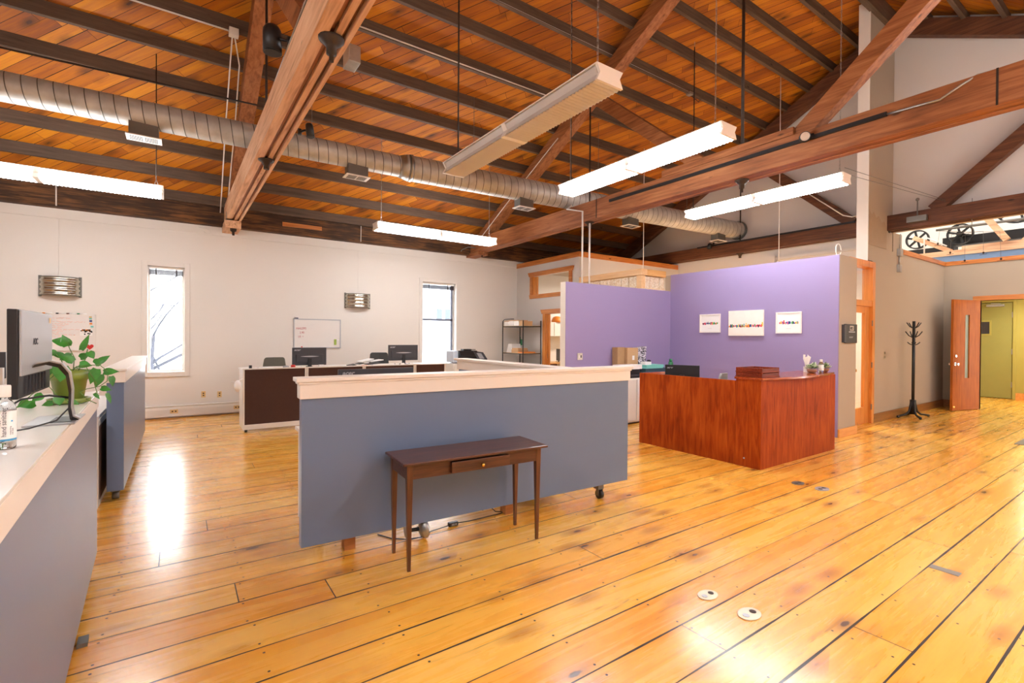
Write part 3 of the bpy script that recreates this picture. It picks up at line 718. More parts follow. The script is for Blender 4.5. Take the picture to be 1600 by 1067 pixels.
# thin guy wires from the far fixture to the old machinery
b = B((7.42, 2.9, 3.75))
for dz in (0, .08): b.tube([(7.42, 2.85, 3.75+dz), (9.6, 2.7, 3.83+dz*.6), (12.2, 2.62, 4.0)], .0035, 5)
tag(b.build('guy_wire', galvd), 'thin steel guy wires running from the far lit fixture toward the hoist machinery', 'wire')

# ---------------------------------------------------------------- tracks, conduit, spot heads
b = B((5.99, 5.8, 3.78)); b.box(5.965, 5.998, 1.92, 5.80, 3.80, 3.842)
trk = tag(b.build('light_track', black), 'black light track fixed along the bottom chord of the middle truss', 'track')
b = B((5.98, 1.9, 3.8)); b.tube([(5.985, 1.93, 3.82), (5.985, 1.5, 3.80), (5.98, 1.35, 3.87), (6.02, 1.25, 3.93), (6.1, 1.1, 3.95), (6.1, 1.0, 3.94)], .012)
tag(b.build('electrical_conduit', galv), 'grey curved conduit feeding the black track on the middle truss', 'conduit')
b = B((.78, 7, 3.93)); b.tube([(.797, 10.0, 3.72), (.79, 9.8, 3.93), (.785, 5, 3.95), (.785, 2.4, 3.95)], .009); b.tube([(.775, 10.05, 3.7), (.765, 9.85, 3.955), (.765, 5.6, 3.96), (.765, 2.4, 3.96)], .009, 8, 1)
tag(b.build('electrical_conduit', [black, galv]), 'black and steel conduit pair running along the nearest truss chord', 'conduit')
b = B((.75, 10.1, 3.65)); b.box(.70, .795, 10.03, 10.15, 3.60, 3.73); tag(b.build('junction_box', galvd), 'grey metal junction box at the wall end of the nearest truss', 'junction box')
def spot(label, hinge, head, aim, r_=.055, L_=.17, lamp=False):
    t = thing('track_spotlight', label, 'spotlight', hinge, 0, 'black track spotlights')
    hv = Vector(head); av = Vector(aim).normalized()
    b = B(hinge); b.tube([hinge, (Vector(hinge)+hv)/2+Vector((0, 0, .01)), hv], .012); b.cyl(Vector(hinge)-Vector((0, 0, .03)), Vector(hinge)+Vector((0, 0, .03)), .02); b.build('arm', black, t)
    p0 = hv-av*L_*.5; p1 = hv+av*L_*.5
    b = B(hinge)
    a_, c_ = b.frame(p0, p1); rings = []
    for k, q in ((-.02, .3), (0, .75), (.12, .95), (.3, 1), (1, 1)):
        rings.append([p0+av*L_*k+(a_*math.cos(x)+c_*math.sin(x))*r_*q for x in (2*PI*i/20 for i in range(20))])
    b.loft(rings, smooth=True); b.build('lamp_head', black, t)
    b = B(hinge); b.cyl(p1+av*.001, p1+av*.004, r_*.86, 20); b.build('lens', plain('spot_lens', (190, 170, 150), .3) if lamp else vent_k, t)
    return t
spot('black cylinder spotlight on the left side of the nearest truss', (.78, 4.52, 4.03), (.66, 4.62, 4.05), (.02, .0, -1), .075, .22)
spot('black cylinder spotlight under the right side of the nearest truss above the duct', (1.06, 5.55, 3.68), (1.13, 5.40, 3.66), (.1, -.1, -1), .04, .14)
spot('black cylinder spotlight on the middle truss track, lens facing the viewer', (5.98, 2.63, 3.83), (5.93, 2.69, 3.83), (-.8, -.45, -.2), .055, .13, True)
spot('small black spotlight on the dark truss in front of the gable wall', (10.92, 7.05, 3.86), (10.83, 7.1, 3.80), (-.3, 0, -1), .05, .13)
b = B((10.92, 7, 3.84)); b.box(10.90, 10.928, 4.0, 7.5, 3.80, 3.835); tag(b.build('light_track', black), 'black light track along the dark truss in front of the gable wall', 'track')
b = B((1.1, 3.8, 3.65)); b.box(1.06, 1.15, 3.74, 3.9, 3.60, 3.73); tag(b.build('junction_box', galv, bevel=.004), 'square steel junction box on the right side of the nearest truss', 'junction box')
b = B((1.15, 3.8, 3.75)); b.tube([(1.15, 3.83, 3.70), (1.2, 4.0, 4.5), (1.25, 7.2, 5.62), (1.3, 7.28, 5.60), (4.6, 7.28, 5.60)], .009)
# ceiling conduits, clipped to purlins
cz = lambda y, k=.175: zd(y)-k
def conduit(name, label, pts, r_=.01, m=galv):
    b = B(pts[0]); b.tube(pts, r_); return tag(b.build(name, m), label, 'conduit')
b.bm.free()
conduit('electrical_conduit', 'bright steel conduit along a purlin from the nearest truss toward the middle truss', [(1.16, 6.75, cz(6.75)+.03), (5.9, 6.75, cz(6.75)+.03)], .011, whitem)
conduit('electrical_conduit', 'steel conduit along the purlin at top centre, ending beyond the middle truss', [(3.2, 5.80, cz(5.8)+.02), (8.1, 5.80, cz(5.8)+.02)], .011, whitem)
conduit('electrical_conduit', 'bright steel conduit pair crossing the upper left ceiling to a square box', [(-4.0, 7.3, cz(7.3)-.02), (.55, 7.3, cz(7.3)-.02)], .011, whitem)
b = B((.6, 7.3, 5.4)); b.box(.53, .64, 7.22, 7.32, cz(7.3)-.09, cz(7.3)+.0); tag(b.build('junction_box', whitem, bevel=.004), 'pale square junction box under the upper left ceiling beside the nearest truss rafter', 'junction box')
conduit('electrical_conduit', 'straight white conduit dropping from the pale box toward the duct', [(.57, 7.3, cz(7.3)-.09), (.57, 8.4, 4.6), (.60, 9.6, 3.97), (.62, 10.3, 3.75)], .009, whitem)
conduit('electrical_conduit', 'kinked white conduit dropping from the pale box along the rafter', [(.60, 7.3, cz(7.3)-.09), (.68, 7.6, 5.2), (.70, 8.4, 4.75), (.71, 9.6, 4.05), (.72, 10.05, 3.73)], .009, whitem)
conduit('sprinkler_pipe', 'thin rusty pipe running above the duct at the upper left', [(-4.0, 7.9, 4.72), (.9, 7.6, 4.72)], .012, iron)
for i, (x, y, lb) in enumerate(((8.15, 5.80, 'steel junction box on the ceiling beyond the middle truss'), (3.25, 5.05, 'steel junction box with a short black cord at the top centre of the ceiling'), (5.6, 7.5, 'steel junction box beside the middle truss rafter above the duct'))):
    t = B((x, y, cz(y))); t.box(x-.05, x+.05, y-.05, y+.05, cz(y)-.03, cz(y)+.02); tag(t.build('junction_box', galv, bevel=.004), lb, 'junction box')
conduit('power_cord', 'short black cord looping from the ceiling box beyond the middle truss', [(8.2, 5.8, cz(5.8)-.03), (8.4, 5.78, cz(5.8)-.1), (8.55, 5.8, cz(5.8)+.03)], .006, black)
# white conduits dropping from the middle truss to the purple wall
conduit('electrical_conduit', 'white vertical conduit above the purple wall, left of the pair', [(5.98, 6.75, 3.95), (5.95, 6.85, 3.9), (5.90, 6.37, 3.75), (5.9, 6.37, 2.47)], .016, whitem)
conduit('electrical_conduit', 'white vertical conduit above the purple wall, right of the pair', [(6.1, 6.40, 3.6), (6.1, 6.40, 2.47)], .016, whitem)
conduit('electrical_conduit', 'white conduit stub at the window wall end of the middle truss', [(6.03, 10.3, 3.70), (5.85, 10.4, 3.72), (5.75, 10.55, 3.66), (5.74, 10.565, 3.62)], .012, galvd)
conduit('electrical_conduit', 'slim white conduits slanting down along the middle truss rafter behind the unlit fixture', [(6.012, 7.2, 5.35), (6.012, 8.5, 4.72), (6.012, 10.2, 3.85)], .009, whitem)
b = B((10.9, 3.9, 3.9)); b.tube([(10.9, 5.0, 4.7), (10.9, 4.2, 3.98), (10.9, 4.05, 3.92), (10.9, 3.8, 3.94)], .012); tag(b.build('electrical_conduit', whitem), 'white conduit following the dark diagonal brace beside the high column', 'conduit')
# wires down the window wall
for x, lb in ((-1.62, 'thin wire dropping down the window wall to the left sconce'), (3.26, 'short white conduit above the right sconce on the window wall')):
    b = B((x, YB-.03, 3)); b.tube([(x, YB-.21, 3.93), (x, YB-.2, 3.57)], .01); b.tube([(x, YB-.01, 3.57), (x, YB-.006, 2.47)], .002, 5); tag(b.build('wall_wire', whitem), lb, 'wire')
b = B((.35, YB-.03, 3.5)); b.tube([(.3, YB-.03, 3.52), (.45, YB-.03, 3.50), (.52, YB-.03, 3.43), (.42, YB-.03, 3.42), (.38, YB-.03, 3.45)], .006); tag(b.build('cable_loop', whitem), 'small loop of white cable high on the window wall left of the truss end', 'cable')

# ---------------------------------------------------------------- metal sconces
for (x0, x1, lb) in ((-1.845, -1.355, 'ribbed galvanised half-round wall sconce above the left whiteboard'), (2.985, 3.515, 'ribbed galvanised half-round wall sconce between the right whiteboard and the right window')):
    xc = (x0+x1)/2; c = (xc, YB, 2.14); t = thing('wall_sconce', lb, 'wall light', c, 0, 'galvanised wall sconces')
    b = B(c); prof = []
    for k in range(25):
        z = k*.3/24; prof.append((1+.035*math.sin(k/24*4*2*PI), z))
    rx = (x1-x0)/2
    rings = [[(xc+rx*q*math.cos(a), YB-.002-.17*q*math.sin(a), 2.14+z) for a in (PI*i/24 for i in range(25))] for q, z in prof]
    b.loft(rings, close=False, caps=False, smooth=True); o_ = b.build('shade', wavy, t)
    m_ = o_.modifiers.new('solid', 'SOLIDIFY'); m_.thickness = .003
    for z in (0, .3):
        b = B(c); b.tube([(xc+rx*1.01*math.cos(a), YB-.002-.172*math.sin(a), 2.14+z) for a in (PI*i/24 for i in range(25))], .006, 6); b.build('rim', galvd, t)
    for s in (-1, 1):
        b = B(c); b.box(xc+s*rx-.02, xc+s*rx+.02, YB-.006, YB-.001, 2.12, 2.46); b.build('bracket', galvd, t)
    b = B(c); b.box(xc-.06, xc+.06, YB-.03, YB-.001, 2.2, 2.4); b.build('back_plate', galvd, t)

# ---------------------------------------------------------------- hoist machinery above the corridor
def wheel(c, r_, lb, sp=6):
    t = thing('spoked_wheel', lb, 'wheel', c, 0, 'old black spoked wheels of the hoist')
    b = B(c); n_ = 32
    b.loft([[(c[0]+dx, c[1]+(r_+dr)*math.cos(2*PI*k/n_), c[2]+(r_+dr)*math.sin(2*PI*k/n_)) for dx, dr in ((-.05, -.03), (.05, -.03), (.05, 0), (-.05, 0))] for k in range(n_+1)], caps=False); b.build('rim', blackm, t)
    for k in range(sp):
        a = 2*PI*k/sp+.3; b = B(c); b.bar(c, (c[0], c[1]+r_*.96*math.cos(a), c[2]+r_*.96*math.sin(a)), .04, .045); b.build('spoke', blackm, t)
    b = B(c); b.cyl((c[0]-.09, c[1], c[2]), (c[0]+.09, c[1], c[2]), .06); b.build('hub', blackm, t)
wheel((15.6, 4.32, 4.08), .24, 'black spoked wheel furthest left in the hoist opening above the corridor')
wheel((15.7, 3.52, 4.10), .25, 'middle black spoked wheel in the hoist opening above the corridor')
wheel((15.8, 2.55, 4.62), .42, 'largest black spoked wheel, at the right edge behind the dark truss')
c = (15.05, 2.5, 3.5)
t = thing('old_hoist', 'old hoist on pale timbers in the opening above the corridor', 'hoist', c)
b = B(c); b.box(14.98, 15.12, -1, 4.5, 3.5, 3.62); b.build('sill_beam', timber_pale, t)
b = B(c); b.box(15.3, 15.42, -1, 3.4, 3.66, 3.74); b.build('rear_beam', timber_pale, t)
b = B(c); b.bar((15.1, 4.25, 4.05), (15.1, 3.55, 3.62), .12, .1); b.build('brace', timber_pale, t)
b = B(c); b.bar((15.2, 2.98, 4.35), (15.2, 2.62, 3.75), .12, .12); b.build('brace', timber_pale, t)
b = B(c); b.bar((15.2, 2.4, 3.6), (15.2, 1.8, 4.3), .12, .14); b.build('brace', timber_pale, t)
b = B(c); b.box(15.55, 15.9, 3.6, 4.6, 3.62, 3.82); b.build('gear_housing', blackm, t)
b = B(c); b.box(15.9, 16.2, 0, 3.9, 3.86, 4.08); b.build('line_shaft_housing', blackm, t)
b = B(c); b.cyl((15.4, 3.9, 4.22), (15.4, 0, 4.18), .03); b.build('line_shaft', galvd, t)
b = B(c); b.tube([(15.0, 4.02, 3.62), (15.0, 4.02, 3.98), (15.0, 3.98, 4.0), (15.0, 3.6, 3.74)], .015); b.build('white_pipe', whitem, t)
c = (11.0, 2.3, 3.5)
t = thing('hanging_mobile', 'delicate wire mobile with small dangling figures below the dark truss at the right', 'mobile', c)
b = B(c); b.cyl((11.0, 2.32, 3.9), (11.0, 2.32, 3.3), .005, 6); b.build('stem_wire', galvd, t)
for dy, z0, z1 in ((.26, 3.33, 3.02), (.08, 3.30, 2.86), (-.14, 3.32, 2.96), (-.34, 3.28, 2.83), (.42, 3.42, 3.2)):
    b = B(c); b.cyl((11.0, 2.32, 3.33), (11.0, 2.32+dy, z0), .003, 5); b.cyl((11.0, 2.32+dy, z0), (11.0, 2.32+dy*1.05, z1), .0022, 5); b.build('arm_wire', galvd, t)
    b = B(c); yy = 2.32+dy*1.05; b.ball((11.0, yy, z1), .014, 1, 1, 1.4); b.bar((11.0, yy-.045, z1-.025), (11.0, yy+.045, z1-.03), .01, .006); b.build('figure', iron, t)
b = B((10.88, 3.0, 3.7)); b.cyl((10.88, 3.02, 3.72), (10.88, 3.02, 4.0), .01, 8); b.box(10.82, 10.92, 2.88, 3.16, 3.62, 3.72); b.ball((10.88, 3.02, 4.02), .03)
tag(b.build('hoist_hook_plate', galvd), 'grey steel hook plate on the face of the dark truss right of the column', 'bracket')
c = (11.55, YS, 2.83)
t = thing('thermostat_conduit', 'grey conduit with two small boxes on the tan side wall under the dark truss end', 'electrical box', c)
b = B(c); b.box(11.44, 11.56, YS-.05, YS-.001, 2.82, 2.96); b.build('lower_box', galv, t)
b = B(c); b.box(11.44, 11.58, YS-.06, YS-.001, 3.13, 3.27); b.build('upper_box', galv, t)
b = B(c); b.cyl((11.5, YS-.025, 2.96), (11.5, YS-.025, 3.13), .014); b.tube([(11.5, YS-.025, 3.27), (11.53, YS-.03, 3.4), (11.52, YS-.03, 3.56)], .012); b.build('conduit', galv, t)

# ================================================================ CENTRE PARTITION (L shaped, on feet and a caster)
ang = math.atan2(-.0420, 1.0)
c = (.651, 3.327, 0)
t = thing('office_partition', 'long slate blue office partition with cream cap, standing behind the small walnut table', 'partition', c, -.0425)
L1 = 2.93
b = B(); b.box(0, L1, 0, .085, .13, 1.11); b.build('front_panel', blueg, t, bevel=.002)
b = B(); b.box(-.012, L1+.012, -.016, .10, 1.095, 1.205); b.build('front_fascia', capw, t, bevel=.003)
b = B(); b.box(-.035, L1+.035, -.035, .125, 1.205, 1.232); b.box(-.022, L1+.022, -.024, .11, 1.188, 1.205); b.build('front_cap', capw, t, bevel=.004)
b = B(); b.box(L1-.72, L1-.635, .12, 2.25, .13, 1.11); o_ = b.build('return_panel', blueg, t, bevel=.002)
b = B(); b.box(L1-.736, L1-.62, .09, 2.27, 1.095, 1.205); b.build('return_fascia', capw, t, bevel=.003)
b = B(); b.box(L1-.77, L1-.59, .126, 2.30, 1.205, 1.232); b.build('return_cap', capw, t, bevel=.004)
for x in (.30, 1.62):
    b = B(); b.box(x, x+.075, .12, .21, 0, .2); b.build('wooden_foot', wood('foot_pine_%g' % x, (150, 90, 40), (190, 124, 66), (210, 150, 90), 'X', .5), t)
b = B(); b.cyl((L1-.35, .03, .042), (L1-.315, .03, .042), .042, 20); b.build('caster_wheel', black, t)
b = B(); b.box(L1-.365, L1-.30, .01, .08, .09, .13); b.box(L1-.36, L1-.355, .015, .05, .03, .1); b.box(L1-.31, L1-.305, .015, .05, .03, .1); b.build('caster_fork', galvd, t)

# walnut console table
c = (1.19, 2.885, 0)
t = thing('console_table', 'small dark walnut console table with one drawer in front of the blue partition', 'table', c, -.058)
tw, td, th = 1.03, .35, .705
b = B(); b.box(-.035, tw+.04, -.035, td+.01, th-.018, th); b.build('table_top', walnut, t, bevel=.006)
for x in (0, tw-.042):
    for y in (0, td-.042):
        b = B(); q = .011
        b.hexa([(x+q, y+q, 0), (x+.042-q, y+q, 0), (x+.042-q, y+.042-q, 0), (x+q, y+.042-q, 0)], [(x, y, th-.018), (x+.042, y, th-.018), (x+.042, y+.042, th-.018), (x, y+.042, th-.018)])
        b.build('leg', walnut_z, t, bevel=.002)
b = B(); b.box(.042, .31, .004, .022, th-.115, th-.018); b.box(.73, tw-.042, .004, .022, th-.115, th-.018); b.box(.31, .73, .004, .022, th-.03, th-.018); b.build('front_apron', walnut, t)
b = B(); b.box(.042, tw-.042, td-.022, td-.004, th-.115, th-.018); b.build('rear_apron', walnut, t)
for x in (.004, tw-.022):
    b = B(); b.box(x, x+.018, .042, td-.042, th-.115, th-.018); b.build('side_apron', walnut, t)
b = B(); b.box(.30, .745, -.022, .02, th-.108, th-.034); dr = b.build('drawer', walnut, t, bevel=.003)
b = B(); b.box(.31, .70, .02, .25, th-.10, th-.045); b.build('drawer_box', walnut, dr)
b = B(); b.cyl((.522, -.022, th-.072), (.522, -.036, th-.072), .006); b.ball((.522, -.042, th-.072), .013); b.build('drawer_knob', brass, dr)

# things on the floor under the partition
c = (1.45, 3.36, 0)
t = thing('clip_lamp', 'small round metal lamp lying on the floor behind the console table legs', 'lamp', c)
b = B(c); rings = []
for k in range(8):
    a = k/7*PI/2; q = .068*math.sin(a)+.004; x = 1.52-.05*math.cos(a)
    rings.append([(x, 3.33+q*math.cos(w_), .072+q*math.sin(w_)) for w_ in (2*PI*i/24 for i in range(24))])
b.loft(rings, smooth=True); b.build('shade', galv, t)
b = B(c); b.cyl((1.385, 3.36, .07), (1.395, 3.36, .07), .062, 24); b.build('lens_disc', silver, t)
b = B(c); b.cyl((1.39, 3.36, .07), (1.48, 3.34, .072), .014); b.build('stem', black, t)
c = (1.79, 3.42, 0)
t = thing('switch_cord', 'black power cord with inline rocker switch lying under the blue partition', 'cord', c)
b = B(c); b.tube([(1.24, 3.57, .006), (1.30, 3.44, .006), (1.38, 3.37, .006), (1.48, 3.33, .01), (1.6, 3.40, .006), (1.72, 3.41, .01), (1.76, 3.41, .014)], .004); b.tube([(1.83, 3.42, .014), (1.95, 3.42, .006), (2.13, 3.42, .006), (2.26, 3.42, .006), (2.35, 3.47, .02), (2.37, 3.53, .12)], .004); b.tube([(2.30, 3.43, .006), (2.22, 3.45, .02), (2.16, 3.55, .10)], .004); b.build('cord', black, t)
b = B(c); b.box(1.755, 1.835, 3.395, 3.43, .002, .034); b.build('switch_body', black, t, bevel=.005)
b = B(c); b.box(1.775, 1.80, 3.393, 3.395, .01, .026); b.box(1.805, 1.82, 3.393, 3.395, .012, .024); b.build('rocker', silver, t)

# ================================================================ LEFT COUNTER
ang = math.atan2(.099, 2.49)         # runs away from the viewer, turned slightly
c = (-.43, 4.04, 0)
t = thing('counter_desk', 'white topped counter with slate blue side panel at the left foreground', 'desk', c, ang)
b = B(); b.box(-.05, 0, -4.6, 0, .11, 1.05); b.build('side_panel', blueg, t, bevel=.002)
b = B(); b.box(-.06, .008, -4.61, .008, 1.04, 1.128); b.build('fascia', capw, t, bevel=.003)
b = B(); b.box(-1.25, .010, -4.62, .012, 1.128, 1.14); b.box(-1.25, -.06, -4.62, .0, 1.09, 1.128); b.build('desktop', plain('cream_laminate', (226, 224, 216), .22, var=.01), t, bevel=.002)
b = B(); b.box(-1.24, -1.2, -4.6, 0, .0, 1.09); b.box(-1.2, -.06, -.06, -.02, .11, 1.09); b.build('rear_panel', blueg, t)
for y in (-.5, -1.9):
    b = B(); b.box(-.09, -.055, y-.03, y+.03, .035, .13); b.cyl((-.085, y, .03), (-.055, y, .03), .03); b.build('caster', galvd, t)
b = B(); b.box(-.01, .03, -.98, -.90, .0, .02); b.build('floor_shoe', galvd, t)

# hand sanitiser bottle on the counter
def bottle(name, label, c, r_, h, m_label, big=False, grp=None):
    t = thing(name, label, 'bottle', c, 0, grp)
    b = B(c); b.lathe(c, [(r_*.9, 0), (r_, .006), (r_, h*.62), (r_*.92, h*.68), (r_*.62, h*.76), (r_*.4, h*.79), (r_*.4, h*.82)], 28); b.build('bottle_body', clearp, t)
    b = B(c); b.lathe(c, [(r_*.88, .004), (r_*.94, .01), (r_*.94, h*.55), (.001, h*.55)], 28); b.build('gel', clear_mat('clear_gel', (246, 248, 248), .02), t)
    b = B(c); b.lathe(c, [(r_*.52, h*.81), (r_*.56, h*.82), (r_*.56, h*.985), (r_*.5, h), (.001, h)], 28); b.build('flip_cap', white, t)
    b = B(c); b.lathe(c, [(r_*1.008, h*.16), (r_*1.008, h*.60)], 28, caps=False, a0=0, a1=2*PI*.999); lb = b.build('label_wrap', paper, t)
    b = B(c); b.lathe(c, [(r_*1.012, h*.135), (r_*1.012, h*.165)], 28, caps=False, a0=0, a1=2*PI*.999); b.build('blue_band', bluep, t)
    return t
c = (-.452, 2.16, 1.14)
t = bottle('sanitizer_bottle', 'clear hand sanitizer bottle with blue banded label on the left counter', c, .0265, .2, None)
def wrap_text(body, size, c, r_, az, z, m, parent, vertical=True):
    # small letters curved round the bottle
    cu = bpy.data.curves.new('txt', 'FONT'); cu.body = body; cu.size = size; cu.extrude = .0002
    o = bpy.data.objects.new('txt', cu); COL.objects.link(o); dg = bpy.context.evaluated_depsgraph_get(); dg.update()
    me = bpy.data.meshes.new_from_object(o.evaluated_get(dg)); bpy.data.objects.remove(o)
    for v in me.vertices:
        x, y = v.co.x, v.co.y
        if vertical: px, pz = -y, x
        else: px, pz = x, y
        a = az+px/r_; rr = r_+v.co.z+.0004
        v.co = (rr*math.sin(a), -rr*math.cos(a), z+pz)
    me.materials.clear(); me.materials.append(m); o = bpy.data.objects.new('lettering', me); COL.objects.link(o); o.parent = parent; return o
r_ = .0268; az0 = math.atan2(.452, 2.16)
wrap_text('hand sanitizer', .0165, c, r_, az0+.12, .040, ink_k, t)
wrap_text('clean\n70%', .010, c, r_, az0-.70, .075, ink_k, t)
wrap_text('moisturizing\nwith aloe', .0055, c, r_, az0+.55, .045, ink_k, t)
b = B((0, 0, 0)); 
for k, a in enumerate((az0+.62,)):
    b.loft([[((r_+.0005)*math.sin(a+d), -(r_+.0005)*math.cos(a+d), z) for d in (-.09, .09)] for z in (.086, .091)], close=False, caps=False)
b.build('blue_square', bluep, t)

# monitor seen from behind on the counter
c = (-.46, 2.72, 1.14)
t = thing('computer_monitor', 'silver backed computer monitor on a curved black stand on the left counter', 'monitor', c)
b = B(c); b.box(-.455, -.448, 2.34, 2.83, 1.355, 1.585); b.build('back_cover', silver, t, bevel=.002)
b = B(c); b.box(-.484, -.456, 2.335, 2.835, 1.275, 1.588); b.build('screen_slab', black, t, bevel=.003)
for k in range(7):
    b = B(c); b.box(-.456, -.450, 2.42+k*.05, 2.425+k*.05, 1.285, 1.35); b.build('vent_rib', dgrey, t)
text('AOC', .034, (-.4475, 2.50, 1.463), (0, 1, 0), (0, 0, 1), ink_k, t, 'logo', .0006, c, .0006)
b = B(c); b.box(-.4475, -.4468, 2.77, 2.80, 1.548, 1.57); b.build('sticker', almond, t)
b = B(c); pts = [(-.448, 2.50, 1.385), (-.42, 2.56, 1.392), (-.395, 2.62, 1.378), (-.378, 2.66, 1.34), (-.372, 2.68, 1.27), (-.374, 2.68, 1.2), (-.368, 2.68, 1.16), (-.35, 2.69, 1.146)]
b.loft([[(x, y-.018, z-.008), (x, y+.018, z-.008), (x+.008, y+.018, z+.004), (x+.008, y-.018, z+.004)] for x, y, z in pts]); b.build('stand_arc', black, t)
b = B(c); b.loft([[(x+.009, y-.018, z+.004), (x+.009, y+.018, z+.004), (x+.013, y+.018, z+.008), (x+.013, y-.018, z+.008)] for x, y, z in pts]); b.build('stand_trim', silver, t)
b = B(c); b.box(-.50, -.345, 2.60, 2.88, 1.14, 1.147); b.build('stand_base', silver, t, bevel=.002)
b = B(c); b.box(-.43, -.36, 2.63, 2.80, 1.147, 1.149); b.build('base_inlay', dgrey, t)
b = B(c); b.tube([(-.37, 2.68, 1.24), (-.43, 2.66, 1.255), (-.50, 2.6, 1.25), (-.56, 2.5, 1.20)], .004); b.tube([(-.372, 2.67, 1.2), (-.40, 2.6, 1.16), (-.46, 2.50, 1.15), (-.56, 2.42, 1.146)], .003); b.build('cable', black, t)

# potted pothos
c = (-.475, 3.42, 1.14)
t = thing('potted_pothos', 'trailing pothos plant in an olive green pot and saucer on the left counter', 'plant', c)
b = B(c); b.lathe(c, [(.052, .008), (.056, .012), (.073, .125), (.083, .125), (.088, .175), (.082, .175), (.078, .15), (.001, .15)], 32); b.build('pot', potg, t)
b = B(c); b.lathe(c, [(.06, 0), (.085, .006), (.09, .028), (.084, .028), (.075, .01), (.001, .008)], 32); b.build('saucer', potg, t)
b = B(c); b.lathe(c, [(.078, .152), (.05, .16), (.001, .162)], 24); b.build('soil', plain('soil', (60, 44, 32), .95, var=.2, scale=80), t)
def leaf(bb, base, tip, width, up=(0, 0, 1), curl=.15):
    p0 = Vector(base); p1 = Vector(tip); d = p1-p0; L_ = d.length; d.normalize(); s = d.cross(Vector(up)).normalized(); n_ = s.cross(d).normalized()
    prof = [(0, .05), (.06, .62), (.2, .98), (.36, 1), (.55, .82), (.75, .48), (.9, .18), (1, .01)]
    ctr, lf, rt = [], [], []
    for k, (u, q) in enumerate(prof):
        mid = p0+d*L_*u-n_*L_*curl*u*u; back = -.10*L_ if k == 1 else 0
        ctr.append(mid-n_*.03*L_*0); h = s*width*q*.5
        lf.append(mid+h+n_*width*.12*q+d*back); rt.append(mid-h+n_*width*.12*q+d*back)
    V = lambda p: bb.bm.verts.new(p-bb.o)
    C_ = [V(p) for p in ctr]; L1_ = [V(p) for p in lf]; R1_ = [V(p) for p in rt]
    for a in range(len(prof)-1):
        for X_ in (L1_, R1_):
            f = bb.bm.faces.new((C_[a], C_[a+1], X_[a+1], X_[a])); f.smooth = True
# each leaf: (base x,z  tip x,z  width, depth offset) in the plane of the pot, then vines
yl = 3.42
leaves = [((-.48, 1.455), (-.545, 1.475), .055, 0), ((-.485, 1.44), (-.50, 1.50), .05, .01), ((-.425, 1.42), (-.392, 1.503), .030, -.02), ((-.53, 1.40), (-.57, 1.42), .035, .02), ((-.50, 1.385), (-.555, 1.41), .035, .03),
          ((-.455, 1.36), (-.50, 1.395), .045, -.03), ((-.395, 1.41), (-.37, 1.375), .04, -.03), ((-.49, 1.34), (-.495, 1.26), .07, -.09), ((-.53, 1.35), (-.55, 1.29), .055, -.08), ((-.56, 1.36), (-.60, 1.29), .05, -.06),
          ((-.36, 1.35), (-.31, 1.39), .035, 0), ((-.37, 1.345), (-.335, 1.37), .045, -.02), ((-.335, 1.30), (-.27, 1.305), .042, -.02), ((-.305, 1.275), (-.295, 1.22), .032, 0), ((-.36, 1.32), (-.385, 1.24), .05, -.05),
          ((-.345, 1.29), (-.365, 1.22), .045, -.04), ((-.345, 1.215), (-.30, 1.205), .034, -.03), ((-.32, 1.185), (-.30, 1.13), .022, -.03), ((-.37, 1.19), (-.345, 1.16), .02, -.05), ((-.43, 1.345), (-.38, 1.34), .045, -.04),
          ((-.50, 1.19), (-.49, 1.145), .045, -.13), ((-.46, 1.165), (-.42, 1.146), .03, -.12), ((-.56, 1.20), (-.60, 1.17), .04, -.1), ((-.60, 1.18), (-.64, 1.15), .035, -.16), ((-.58, 1.16), (-.63, 1.15), .04, -.14), ((-.66, 1.15), (-.69, 1.16), .03, -.2),
          ((-.52, 1.16), (-.56, 1.15), .03, -.12), ((-.47, 1.385), (-.52, 1.37), .05, .05), ((-.44, 1.375), (-.40, 1.40), .04, .06)]
for (bx, bz), (tx, tz), w_, dy in leaves:
    b = B(c); leaf(b, (bx, yl+dy, bz), (tx, yl+dy-.012, tz), w_, up=(.25, -1, .45)); b.build('leaf', leafm, t)
for pts in ([(-.46, .0, 1.31), (-.455, 0, 1.38), (-.475, 0, 1.43), (-.48, 0, 1.455)], [(-.44, 0, 1.31), (-.41, -.01, 1.37), (-.40, -.02, 1.425)], [(-.49, 0, 1.31), (-.51, .02, 1.37), (-.53, .02, 1.40)],
            [(-.46, -.03, 1.31), (-.44, -.05, 1.335), (-.40, -.05, 1.34), (-.35, -.03, 1.34), (-.315, -.02, 1.30), (-.32, -.02, 1.25), (-.35, -.03, 1.225), (-.40, -.05, 1.215), (-.425, -.05, 1.20), (-.40, -.05, 1.16), (-.36, -.05, 1.135)],
            [(-.44, -.05, 1.33), (-.40, -.06, 1.33), (-.375, -.05, 1.27), (-.36, -.05, 1.20), (-.355, -.05, 1.17)], [(-.45, -.05, 1.33), (-.39, -.06, 1.31), (-.36, -.05, 1.24)],
            [(-.50, -.06, 1.32), (-.55, -.1, 1.26), (-.50, -.13, 1.19), (-.45, -.13, 1.155), (-.41, -.11, 1.148)], [(-.53, -.07, 1.31), (-.58, -.14, 1.22), (-.64, -.18, 1.15), (-.70, -.24, 1.145)]):
    b = B(c); b.tube([(x, yl+dy, z) for x, dy, z in pts], .0022, 6); b.build('vine', stemm, t)

